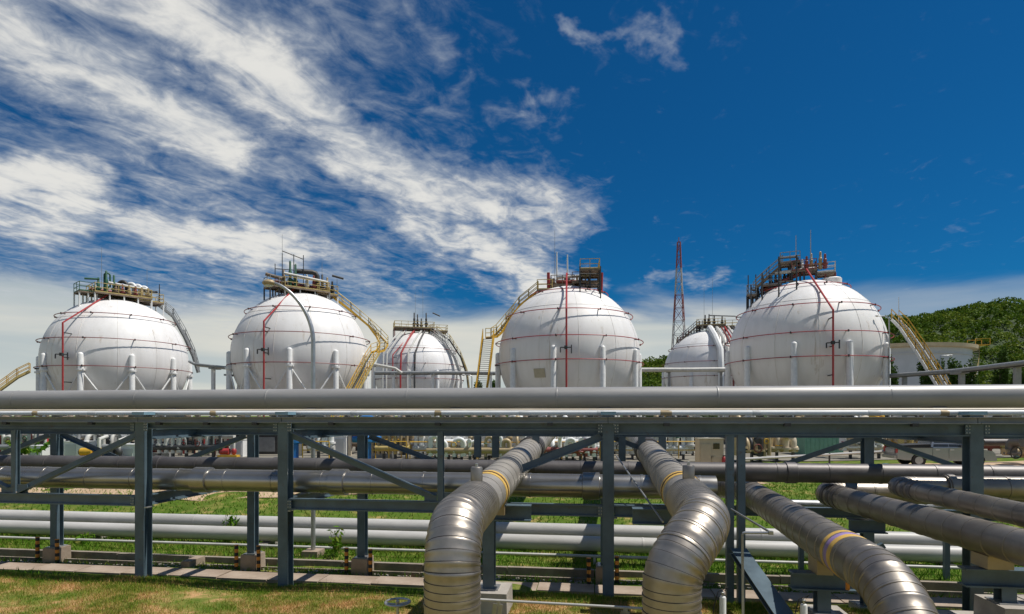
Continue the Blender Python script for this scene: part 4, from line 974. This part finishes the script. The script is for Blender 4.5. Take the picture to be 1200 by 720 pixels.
# valve handwheel
root = thing('valve_handwheel', 'small spoked valve handwheel standing in the lawn at the left bent pipe', 'handwheel', spot(466,6.3))
c = pt(466,706,6.3)
MB().ring(c, .128, .013, 28, 8).build('rim', MT['galv'], root)
b = MB()
for k in range(4):
    an = R_(20+90*k); b.tube([c+V(.02*math.cos(an),.02*math.sin(an),-.02), c+V(.128*math.cos(an),.128*math.sin(an),0)], .009, 6)
b.tube([c+V(0,0,-.035), c+V(0,0,.015)], .022, 8); b.build('spokes', MT['galv'], root)
MB().tube([V(c.x,c.y,0), c-V(0,0,.02)], .016, 8).build('stem', MT['galv'], root)
MB().box((c.x+.03,c.y,.55), (.14,.12,.3)).build('valve_body', MT['dark'], root)
# weeds
def weed(label, px, py, dep, h, wd, seed, n=70, ls=.075):
    r = np.random.default_rng(seed); c = spot(px, dep); z0 = hgt(py, dep); root = thing('weed', label, 'plant', (c.x,c.y,z0), 'weeds by the pipes')
    b = MB(); L = MB()
    for k in range(9):
        an = r.uniform(0,6.28); e = V(c.x+wd*.5*math.cos(an)*r.uniform(.3,1), c.y+wd*.5*math.sin(an), z0+h*r.uniform(.6,1))
        b.tube([V(c.x,c.y,z0), V(c.x,c.y,z0).lerp(e,.5)+V(0,0,h*.1), e], .006, 5)
        for i in range(n//9):
            p = V(c.x,c.y,z0).lerp(e, r.uniform(.35,1.05))+V(*(r.normal(0,.035,3)))
            d = Vector(r.normal(0,1,3)).normalized(); s_ = d.cross(Vector(r.normal(0,1,3))).normalized(); l = ls*r.uniform(.7,1.3)
            L.add([p-d*l, p+s_*l*.4, p+d*l, p-s_*l*.4], [(0,1,2,3)])
    b.build('stem', MT['leaf'], root); L.build('foliage', MT['grass'], root)
weed('leafy green weed growing over the rear white pipe', 268, 636, 16.9, .84, .55, 4, 150); weed('leafy weed beside the lamp post pedestal', 395, 655.5, 14.9, .72, .5, 5, 130); weed('low weed growing in front of the white pipes at left', 100, 638.5, 16.6, .34, .5, 6)
weed('low shrub in the plant yard at far left', 37, 536, 36, 1.1, 2.4, 7, 260, .16)

# grass: blades as real geometry
def grass(name, label, m, n, xr, yr, hmin, hmax, wd, seed, ok=None):
    r = np.random.default_rng(seed); X = r.uniform(*xr, n); Y = r.uniform(*yr, n)
    if ok is not None: k = ok(X, Y, r); X, Y = X[k], Y[k]
    n = len(X); Z = np.array([gz(x, y) for x, y in zip(X, Y)])
    an = r.uniform(0, 6.283, n); h = r.uniform(hmin, hmax, n); ln = r.uniform(.2, .9, n)*h; a2 = r.uniform(0, 6.283, n); w = wd*r.uniform(.6, 1.4, n)
    b0 = np.stack([X-np.cos(an)*w, Y-np.sin(an)*w, Z-.01], 1); b1 = np.stack([X+np.cos(an)*w, Y+np.sin(an)*w, Z-.01], 1)
    tp = np.stack([X+np.cos(a2)*ln, Y+np.sin(a2)*ln, Z+h], 1)
    vs = np.stack([b0, b1, tp], 1).reshape(-1, 3)
    me = bpy.data.meshes.new(name); me.vertices.add(3*n); me.vertices.foreach_set('co', vs.ravel()); me.loops.add(3*n); me.loops.foreach_set('vertex_index', np.arange(3*n)); me.polygons.add(n)
    me.polygons.foreach_set('loop_start', np.arange(0, 3*n, 3)); me.polygons.foreach_set('loop_total', np.full(n, 3)); me.update(); me.validate(); me.materials.append(m)
    ob = bpy.data.objects.new(name, me); col.objects.link(ob); tag(ob, label, 'grass', kind='stuff')
def patchy(X, Y, r):
    v = np.sin(X*1.9+Y*.8)+np.sin(X*.7-Y*2.3+1)+np.sin(X*3.1+Y*1.7)*.6; return r.uniform(-1.2, 2.6, len(X)) > v*1.0+.05
grass('lawn_grass', 'short patchy green and dry lawn grass in the foreground', MT['lawn'], 190000, (-12, 4.6), (6.6, 10.1), .02, .065, .005, 1, patchy)
grass('lawn_grass', 'longer green grass along the crest of the foreground lawn', MT['grass'], 30000, (-13, 8), (9.25, 10.4), .03, .07, .005, 2)
notpath = lambda X, Y, r: (np.abs(Y-12.6) > .45) & (np.abs(Y-13.7) > .12) & (r.uniform(0, 1, len(X)) > np.where((Y > 11.6) & (Y < 13.6), .55, 0))
grass('verge_grass', 'green grass along the drain and under the white ground pipes', MT['grass'], 90000, (-22, 15), (10.6, 17.6), .04, .17, .012, 3, notpath)
grass('verge_grass', 'green field grass between the white ground pipes and the dirt road', MT['grass'], 60000, (-30, 30), (17.2, 34), .05, .16, .022, 4, lambda X, Y, r: Y < 21.8+np.maximum(0, (X+12))*.28+r.uniform(-.6,.8,len(X)))
# gravel by the footings
def gravel():
    r = np.random.default_rng(8); b = MB()
    for i in range(700):
        x = r.uniform(-16, 8); y = r.uniform(13.03, 13.34); s = r.uniform(.012, .035); z = gz(x, y)
        b.box((x,y,z+s*.2), (s*1.5,s,s), r.uniform(0,3))
    tag(b.build('gravel', MT['concrete']), 'loose pale gravel along the drain edge', 'gravel', kind='stuff')
gravel()

# ------------------------------------------------------------------ plant equipment behind the rack
RT = Vector((CY, SY, 0)); FW = Vector((-SY, CY, 0))
def up(p, z): return V(p.x, p.y, z)
ZG = -.06
def manifold(label, px0, px1, dep, n, h, r, m, m2, name='pipe_manifold', legs='dark', hdr=.22, rails=True, seed=0):
    r_ = random.Random(seed); a = spot(px0, dep); b = spot(px1, dep); root = thing(name, label, 'pipework', up((a+b)/2, ZG))
    MB().tube([up(a,.7), up(b,.7)], hdr, 10).build('header_pipe', MT[m2], root)
    MB().tube([up(a+FW*1.6,h*.75), up(b+FW*1.6,h*.75)], hdr, 10).build('header_pipe', MT[m], root)
    for i in range(n):
        p = a.lerp(b, (i+.5)/n); hh = h*r_.uniform(.75,1.1); rr = r*r_.uniform(.6,1.25)
        kind = r_.random(); dr = RT*(1 if r_.random() < .5 else -1); wd = (b-a).length/n*r_.uniform(.7,1.3)/2
        if kind < .45:      # gooseneck over to the side
            pts = [up(p,.3), up(p,hh-wd)]+[up(p+dr*wd*(1-math.cos(t_)), hh-wd+wd*math.sin(t_)) for t_ in [math.pi*k/10 for k in range(1,11)]]+[up(p+dr*2*wd, .35)]
        elif kind < .7:     # bend towards the viewer
            pts = [up(p,.5), up(p,hh-.4)]+[up(p-FW*.4*(1-math.cos(t_)), hh-.4+.4*math.sin(t_)) for t_ in [math.pi/2*k/6 for k in range(1,7)]]+[up(p-FW*.9, hh)]
        else:
            pts = [up(p,.5), up(p,hh-.5)]+[up(p+FW*.5*(1-math.cos(t_)), hh-.5+.5*math.sin(t_)) for t_ in [math.pi/2*k/6 for k in range(1,7)]]+[up(p+FW*1.6, hh)]
        o = MB().tube(pts, rr, 10).build('branch_pipe', MT[m if r_.random() < .75 else m2], root)
        MB().tube([up(p,hh*.42), up(p,hh*.42+.12)], rr*1.55, 10).build('flange', MT[m], o)
        if r_.random() < .25:
            c = up(p-FW*.35, hh*r_.uniform(.4,.8)); MB().ring(c, rr*r_.uniform(.8,1.2), .035, 14, 5, (RT, V(0,0,1)) if r_.random() < .5 else None).build('handwheel', MT[r_.choice(('redbrown','dark','yellow','green'))], root)
        if i % 2: MB().box(up(p, .2), (.16,.16,.7)).build('stand', MT[legs], root)
        if r_.random() < .5: MB().ball(up(p+FW*.9, hh+rr), rr*1.5, 10, 6).build('valve_body', MT[r_.choice((m, m2, 'white'))], root)
    if rails: railing_part(root, a-FW*1.2, b-FW*1.2, .1)
    return root
def railing_part(root, a, b, z0, m='yellow', h=1.1):
    q = MB(); k = max(1, round((b-a).length/1.4))
    for i in range(k+1): p = a.lerp(b, i/k); q.tube([up(p,z0), up(p,z0+h)], .035, 5)
    for hh in (h*.5, h): q.tube([up(a,z0+hh), up(b,z0+hh)], .035, 5)
    return q.build('railing', MT[m], root)
def boxy(name, label, cat, px, dep, w, d, h, m, z0=ZG, parts=(), group=None):
    c = spot(px, dep); root = thing(name, label, cat, up(c, z0), group)
    body = MB().box((c.x, c.y, z0+h/2), (w, d, h), YAW).build('body', MT[m], root)
    for nm, dx, z, ww, hh, mm in parts:
        p = c+RT*dx-FW*(d/2+.012); MB().box((p.x, p.y, z0+z), (ww, .03, hh), YAW).build(nm, MT[mm], body)
    MB().box((c.x, c.y, z0+h+.025), (w+.06, d+.06, .05), YAW).build('lid', MT[m], body)
    return root, c
def pump(label, px, dep, s, mm, mb, group='pumps and motors in the yard'):
    c = spot(px, dep); root = thing('pump', label, 'pump', up(c, ZG), group)
    MB().box((c.x,c.y,ZG+.2*s), (2.2*s,.9*s,.4*s), YAW).build('skid', MT[mb], root)
    m_ = MB().tube([up(c-RT*.9*s, ZG+.8*s), up(c+RT*.1*s, ZG+.8*s)], .36*s, 14).build('motor', MT[mm], root)
    MB().tube([up(c-RT*1.02*s, ZG+.8*s), up(c-RT*.9*s, ZG+.8*s)], .28*s, 14).build('fan_cover', MT['dark'], m_)
    MB().ball(up(c+RT*.6*s, ZG+.8*s), .42*s, 14, 8, (.7,.7,1)).build('casing', MT[mm], root)
    MB().tube([up(c+RT*.6*s, ZG+1.1*s), up(c+RT*.6*s, ZG+1.9*s), up(c+RT*.6*s+FW*1*s, ZG+2.1*s)], .16*s, 10).build('outlet', MT['offwhite'], root)
# far left: fire water frame, white boxes, pumps
def hydrant_frame(label, px, dep, w, h, n=3):
    c = spot(px, dep); root = thing('hydrant_frame', label, 'fire pipework', up(c, ZG)); a = c-RT*w/2; b = c+RT*w/2
    MB().tube([up(a,ZG), up(a,h-.2), up(a+RT*.2,h), up(b-RT*.2,h), up(b,h-.2), up(b,ZG)], .11, 10).build('loop_pipe', MT['red'], root)
    for i in range(n):
        p = a.lerp(b, (i+1)/(n+1)); MB().tube([up(p,ZG), up(p,h)], .07, 8).build('drop_pipe', MT['red'], root); MB().lathe(up(p, h*.45), [(.07,0),(.14,.03),(.14,.1),(.09,.12),(.11,.25),(.05,.3)], 10).build('valve_body', MT['redbrown'], root)
hydrant_frame('red fire water loop at the far left edge below the rack beam', 18, 42, 4.4, 1.75, 3)
hydrant_frame('red fire water frame around a white box right of the second column', 275, 44, 3.0, 1.7, 2)
hydrant_frame('narrow red fire water loop near the third rack column', 228, 46, 1.6, 1.5, 1)
boxy('equipment_box', 'white equipment box behind the leftmost rack post', 'box', 47, 40, .9, .8, .9, 'white', parts=(('door',0,.45,.7,.7,'farw'),))
boxy('equipment_box', 'pale blue equipment box beside the leftmost white one', 'box', 61, 41, .6, .7, .9, 'shellgrey', parts=(('door',0,.45,.45,.7,'farw'),))
boxy('equipment_box', 'white low equipment box above the yellow pump skid', 'box', 95, 41, 1.6, 1, 1.15, 'white', parts=(('panel',-.35,.6,.7,.8,'shellgrey'),))
boxy('equipment_box', 'white slanted housing left of the first full rack column', 'box', 154, 40, 1.3, 1, 1.0, 'white', parts=(('grille',0,.5,.8,.5,'farw'),))
boxy('equipment_box', 'grey switch box between the white boxes at left', 'box', 126, 43, 1.5, .9, 1.5, 'greyst', parts=(('door',0,.75,1.1,1.1,'dark'),))
boxy('equipment_box', 'white box standing inside the red fire water frame', 'box', 280, 43, .9, .8, 1.2, 'white', parts=(('door',0,.6,.7,.9,'farw'),))
boxy('equipment_box', 'white tall housing left of the third rack column', 'box', 216, 48, 1.8, 1, 1.9, 'cream', parts=(('door',0,.9,1.2,1.4,'farw'),))
boxy('equipment_box', 'dark grey cabinet right of the third rack column', 'box', 316, 46, 1.6, 1, 1.5, 'dark', parts=(('door',0,.75,1.2,1.1,'greyst'),))
boxy('equipment_box', 'white cabinet behind the diagonal brace left of the blue columns', 'box', 398, 44, 1.2, .9, 1.4, 'white', parts=(('door',0,.7,.9,1.1,'farw'),))
pump('pump with yellow skid at left behind the crossing braces', 108, 38.5, .75, 'yellow', 'yellow'); pump('dark motor pump with white outlet at left', 132, 39, .7, 'dark', 'greyst'); pump('red motor on a yellow skid right of the narrow fire loop', 268, 41, .6, 'red', 'yellow'); pump('red valve pump left of the white tall housing', 187, 42, .8, 'redbrown', 'greyst'); pump('dark pump right of the blue columns', 448, 42, .7, 'dark', 'greyst')
# white header pipe on posts
root = thing('header_pipe', 'long white pipe on beige posts below the top rack beam at left', 'pipe', up(spot(270,44), ZG))
MB().tube([pt(128,498,44), pt(270,498.5,44), pt(425,499,44)], .24, 12).build('pipe_body', MT['white'], root)
for px in (150,200,211,243,330,352,410): p = spot(px,44); MB().box((p.x,p.y,.9), (.22,.22,1.95), YAW).build('post', MT['cream'], root)
# concrete walls added as a dark backing to the yard, and huts
def bench(label, px0, px1, dep, h, m, name='yard_wall', cat='wall'):
    a = spot(px0,dep); b = spot(px1,dep); o = MB(); o.bar(up(a,h/2), up(b,h/2), .3, h+.1); ob = o.build(name, MT[m]); tag(ob, label, cat)
bench('concrete wall added as dark backing across the yard at left behind the pumps', -40, 430, 64, 2.3, 'kerb'); bench('concrete wall added as dark backing across the yard behind the manifolds', 432, 1240, 64, 2.3, 'kerb')  # walls added so that the yard behind the equipment shows dark
for i, (px, dep, w, h, m, lab) in enumerate(((70,58,5,2.4,'cream','cream hut behind the white boxes at far left'),(175,60,6,2.2,'concrete','grey hut behind the second rack column'),(250,62,4,2.6,'farw','white hut behind the fire water frames'),(345,60,4,2.4,'redbrown','brown hut behind the third column'))):
    boxy('equipment_hut', lab, 'hut', px, dep, w, 3, h, m, parts=(('door',-.8,1.0,.9,1.9,'dark'),('window',.9,1.4,.9,.8,'glass')))
# blue valve columns
for lab, px, dep, hh in (('bright blue valve column right of the third rack column',345,40,2.3),('bright blue vessel column behind the fourth rack column',430,38,2.6)):
    c = spot(px,dep); root = thing('valve_column', lab, 'valve', up(c,ZG), 'blue valve columns')
    MB().lathe(up(c,ZG), [(.5,0),(.5,.1),(.28,.12),(.28,hh*.45),(.45,hh*.5),(.45,hh*.6),(.26,hh*.65),(.26,hh),(.42,hh+.02),(.42,hh+.3),(.01,hh+.45)], 16).build('column_body', MT['blue'], root)
    MB().tube([up(c-RT*.9,ZG+hh*.55), up(c+RT*.9,ZG+hh*.55)], .22, 10).build('branch', MT['blue'], root)
    MB().ring(up(c-FW*.5,ZG+hh*.8), .3, .04, 16, 5, (RT, V(0,0,1))).build('handwheel', MT['dark'], root)
# manifolds
manifold('white gooseneck pipes right of the bright blue valve', 362, 392, 40, 4, 2.2, .17, 'white', 'offwhite', seed=1)
manifold('brown pipe trestle left of the fourth rack column', 402, 424, 46, 4, 2.1, .1, 'redbrown', 'deck', rails=False, seed=2)
manifold('yellow railed pipe platform right of the blue vessel column', 440, 480, 40, 6, 2.0, .11, 'tanp', 'paleyel', seed=3)
manifold('dense white valve manifold behind the left bent pipe', 484, 560, 39.5, 10, 2.0, .2, 'white', 'offwhite', seed=4)
manifold('second row of white pipework behind the dense manifold', 478, 622, 41.5, 14, 2.2, .22, 'white', 'tanp', rails=False, seed=5)
manifold('white pipe bends between the left bent pipe and the rear hangers', 562, 622, 39, 8, 2.1, .24, 'white', 'offwhite', seed=6)
manifold('white valve row with yellow rail left of the middle column', 634, 702, 39.5, 10, 2.1, .22, 'white', 'tanp', seed=7)
manifold('pipework behind the middle column and the twisting pipe', 700, 812, 40, 15, 2.1, .22, 'offwhite', 'white', seed=8)
manifold('tan pipe bends on black legs right of the beige cabinet', 864, 898, 38, 7, 1.75, .18, 'tanp', 'dark', legs='black', rails=False, seed=9, hdr=.16)
manifold('three large cream pipe bends left of the mint green container', 896, 934, 39, 4, 1.9, .32, 'cream', 'tanp', rails=False, seed=10)
manifold('white pipe bends between the mint container and the truck', 984, 1034, 41, 6, 2.0, .26, 'white', 'cream', rails=False, seed=11)
manifold('cream pipework behind the truck', 1010, 1100, 46, 10, 2.4, .24, 'cream', 'yellow', rails=False, seed=12)
manifold('dark pipe bends at the right edge behind the last rack column', 1176, 1230, 36, 3, 1.6, .3, 'cladd', 'tanp', rails=False, seed=13)
manifold('red and white pipework right of the truck', 1150, 1178, 46, 4, 1.6, .16, 'red', 'white', rails=False, seed=14)
manifold('red pump piping at left behind the rack', 175, 262, 41, 11, 1.9, .12, 'offwhite', 'dark', rails=False, seed=15)
manifold('mixed pipework at far left behind the rack', -10, 165, 41.5, 18, 1.9, .13, 'offwhite', 'greyst', rails=False, seed=16)
manifold('rear line of mixed pipework behind the fire water frames', 150, 440, 47, 24, 2.5, .16, 'cream', 'dark', rails=False, seed=21)
manifold('rear line of pale pipework behind the middle column', 600, 830, 46, 22, 2.6, .2, 'offwhite', 'tanp', rails=False, seed=22)
manifold('rear line of tan pipework behind the mint container', 860, 1040, 50, 14, 2.6, .2, 'tanp', 'cream', rails=False, seed=23)
manifold('yellow and brown pipework above the truck bed', 1060, 1180, 43, 9, 2.0, .18, 'paleyel', 'redbrown', rails=False, seed=24)
manifold('dark brown piping added as backing behind the white manifolds', 436, 640, 45, 30, 2.7, .2, 'deck', 'dark', rails=False, seed=31)  # dark rows added to darken the gaps behind the white pipework
manifold('dark brown piping added as backing behind the middle column', 640, 815, 44, 26, 2.7, .2, 'dark', 'deck', rails=False, seed=32)
manifold('small white valve row low in front of the dense manifold', 500, 620, 37.5, 13, 1.5, .13, 'white', 'tanp', rails=False, seed=33)
manifold('small white valve row low left of the middle column', 636, 700, 37.5, 8, 1.5, .13, 'white', 'redbrown', rails=False, seed=34)
manifold('dark brown piping added as backing behind the fire water frames', 140, 440, 50, 34, 2.9, .2, 'dark', 'deck', rails=False, seed=35)  # more dark rows added as a backing for the pale equipment
manifold('dark piping added as backing behind the boxes at far left', -20, 140, 50, 18, 2.9, .2, 'deck', 'dark', rails=False, seed=36)
manifold('dark piping added as backing between the beige cabinet and the truck', 850, 1180, 54, 30, 3.0, .22, 'dark', 'deck', rails=False, seed=37)
root = thing('yard_railing', 'yellow railing with white gooseneck right of the fourth rack column', 'railing', up(spot(465,41),ZG)); railing_part(root, spot(440,41), spot(500,41.6), ZG, h=1.3)
g = spot(462,41); MB().tube([up(g,ZG),up(g,1.1),up(g+RT*.1,1.35),up(g+RT*.35,1.5),up(g+RT*.8,1.5)], .15, 10).build('gooseneck', MT['white'], root)
root = thing('yard_railing', 'low yellow railing in front of the dense white manifold', 'railing', up(spot(540,42),ZG)); railing_part(root, spot(492,42), spot(600,43), ZG, h=1.2)
# beige cabinet and extinguisher, container
boxy('control_cabinet', 'beige two door control cabinet with a black window behind the twisting pipe', 'cabinet', 831, 29, 1.16, .7, 1.85, 'beige', z0=-.1, parts=(('window',.23,1.52,.30,.27,'glass'),('door',-.28,.85,.5,1.55,'beige'),('door',.26,.55,.5,.95,'beige'),('handle',-.02,1.0,.03,.12,'dark'),('handle',.06,1.0,.03,.12,'dark')))
c = spot(848.5,28.6); root = thing('fire_extinguisher', 'red fire extinguisher beside the beige cabinet', 'extinguisher', up(c,.05))
MB().lathe(up(c,.05), [(.09,0),(.1,.03),(.1,.75),(.06,.86),(.03,.88),(.03,.94)], 14).build('cylinder', MT['red'], root); MB().tube([up(c,.97),up(c+RT*.09,.95),up(c+RT*.12,.5)], .018, 6).build('hose', MT['black'], root); MB().box(up(c,.97),(.12,.05,.05)).build('valve', MT['dark'], root)
boxy('container', 'mint green container behind the rack left of the truck', 'container', 957, 46, 2.9, 2.2, 2.0, 'mint', parts=[('rib',-1.3+.325*i,1.0,.05,1.8,'mint') for i in range(9)])
root = thing('low_pipe', 'pale pipe rising to the right across the grass in front of the container', 'pipe', up(spot(960,36),ZG))
MB().tube([pt(866,538.5,35), pt(960,533.5,36), pt(1062,528,37)], .075, 8).build('pipe_body', MT['whitepipe'], root)
for px, dep in ((880,35.2),(930,35.8),(972,36.1),(1020,36.6)): p = spot(px,dep); MB().box((p.x,p.y,.25),(.08,.08,.75)).build('support', MT['dark'], root)
# yellow loader beside the truck
root = thing('loader', 'yellow machine partly hidden behind the truck cab', 'loader', up(spot(1076,48),ZG)); c = spot(1076,48)
MB().box((c.x,c.y,.9),(4.2,1.8,.8),YAW).build('chassis', MT['yellow'], root); MB().box((c.x-.3,c.y,1.8),(1.5,1.5,1.1),YAW,.85).build('cab', MT['glass'], root)
for s in (-1.3,1.3): p = c+RT*s-FW*.95; MB().tube([up(p,.55),up(p+FW*.35,.55)], .55, 18).build('wheel', MT['black'], root)
MB().bar(up(c+RT*1.2,1.5), up(c+RT*2.9,.9), .3, .3).build('boom', MT['yellow'], root)
# distant walls at right
bench('white site wall below the trees right of the fourth tank', 1040, 1078, 92, 6.4, 'farw'); bench('white site wall right of the thin lamp post', 1122, 1163, 84, 6.4, 'farw'); bench('white site wall at the right edge below the hill', 1178, 1230, 84, 6.6, 'farw')

# ------------------------------------------------------------------ pickup truck
def truck():
    dep = 35.5; c = spot(1099, dep); yaw = YAW-R_(9); z0 = gz(c.x, c.y)
    d = V(math.cos(yaw), math.sin(yaw), 0); s = V(-math.sin(yaw), math.cos(yaw), 0)
    root = thing('pickup_truck', 'silver double cab pickup truck parked on the dirt road behind the rack', 'truck', up(c, z0))
    def P(x, y, z): return c+d*x+s*y+V(0,0,z0+z)
    def loft(sections, name, m, par=None, smooth=False):
        b = MB(); n = len(sections[0]); vs = [P(*p) for sec in sections for p in sec]
        fs = [(i*n+k, i*n+(k+1)%n, (i+1)*n+(k+1)%n, (i+1)*n+k) for i in range(len(sections)-1) for k in range(n)]
        fs += [tuple(reversed(range(n))), tuple((len(sections)-1)*n+k for k in range(n))]
        b.add(vs, fs, smooth); return b.build(name, m, par or root)
    # body: side outline extruded with rounded shoulders
    def arch(cx, r=.42, n=8): return [(cx-r*math.cos(math.pi*i/n), .38+r*math.sin(math.pi*i/n)*.95) for i in range(n+1)]
    out = [(-2.6,.45),(-2.6,.62),(-2.56,1.08),(.75,1.12),(.95,1.10),(2.0,1.02),(2.42,.94),(2.55,.8),(2.6,.5),(2.55,.38)]
    low = list(reversed(arch(1.62))) + [(.9,.36),(-.8,.36)] + list(reversed(arch(-1.45)))+[(-2.2,.38)]
    poly = out+low
    secs = []
    for y, k in ((-.90,0),(-.88,.02),(.88,.02),(.90,0)):
        secs.append([(x, y, z if k else z) for x, z in poly])
    body = loft(secs, 'body', MT['silver'])
    # open bed
    b = MB(); b.bar(P(-2.5,0,1.125), P(-.75,0,1.125), 1.55, .02); b.build('bed_opening', MT['black'], body)
    for y in (-.84,.84): MB().bar(P(-2.56,y,1.12), P(-.7,y,1.12), .1, .07).build('bed_rail', MT['dark'], body)
    MB().bar(P(-2.52,0,1.155), P(-.78,0,1.25), 1.62, .14).build('bed_cover', MT['black'], body)
    # cab
    def sec(z, x0, x1, w): return [(x0,-w,z),(x1,-w,z),(x1,w,z),(x0,w,z)]
    cab = loft([sec(1.10,-.80,1.25,.84), sec(1.35,-.72,.95,.79), sec(1.68,-.58,.42,.68), sec(1.75,-.45,.28,.58)], 'cab', MT['silver'])
    def pane(pts, nm='window'):
        b = MB(); b.add([P(*p) for p in pts], [tuple(range(len(pts)))]); 
        ob = b.build(nm, MT['glass'], cab); return ob
    def wy(z): return (.84+(.79-.84)*(z-1.10)/.25 if z < 1.35 else .79+(.68-.79)*(z-1.35)/.33)+.012
    for sg in (-1, 1):
        zl, zh = 1.17, 1.62
        pane([(-.66,sg*wy(zl),zl),(.15,sg*wy(zl),zl),(.10,sg*wy(zh),zh),(-.54,sg*wy(zh),zh)])
        pane([(.18,sg*wy(zl),zl),(1.06,sg*wy(zl),zl),(.46,sg*wy(zh),zh),(.13,sg*wy(zh),zh)])
        MB().box(P(.86,sg*.98,1.22), (.18,.2,.16), yaw).build('mirror', MT['silver'], cab)
        for hx in (-.45,.3): MB().bar(P(hx-.1,sg*.915,1.0), P(hx+.1,sg*.915,1.0), .03, .04).build('door_handle', MT['lamp_w'], body)
        MB().bar(P(-2.61,sg*.78,.95), P(-2.52,sg*.78,.95), .22, .3).build('tail_lamp', MT['lamp_red'], body)
        MB().bar(P(2.40,sg*.68,.82), P(2.56,sg*.68,.80), .36, .16).build('headlight', MT['lamp_w'], body)
        for sx in (.14,-.72): MB().bar(P(sx,sg*.905,.5), P(sx,sg*.905,1.1), .012, .012).build('door_seam', MT['dark'], body)
        for cx in (1.62,-1.45):
            w = MB().tube([P(cx,sg*.70,.37), P(cx,sg*.92,.37)], .37, 22).build('tyre', MT['black'], root)
            MB().tube([P(cx,sg*.90,.37), P(cx,sg*.93,.37)], .22, 18).build('rim', MT['galv'], w)
    pane([(.99,-.74,1.36),(.99,.74,1.36),(.47,.62,1.66),(.47,-.62,1.66)], 'windscreen'); pane([(-.745,-.70,1.36),(-.745,.70,1.36),(-.615,.60,1.64),(-.615,-.60,1.64)], 'rear_window')
    MB().bar(P(-2.66,-.8,.55), P(-2.66,.8,.55), .12, .18).build('bumper', MT['galv'], body); MB().bar(P(2.58,-.85,.5), P(2.58,.85,.5), .16, .24).build('bumper', MT['silver'], body)
    MB().bar(P(-2.615,-.6,.86), P(-2.615,.6,.86), .02, .3).build('tailgate', MT['silver'], body)
truck()
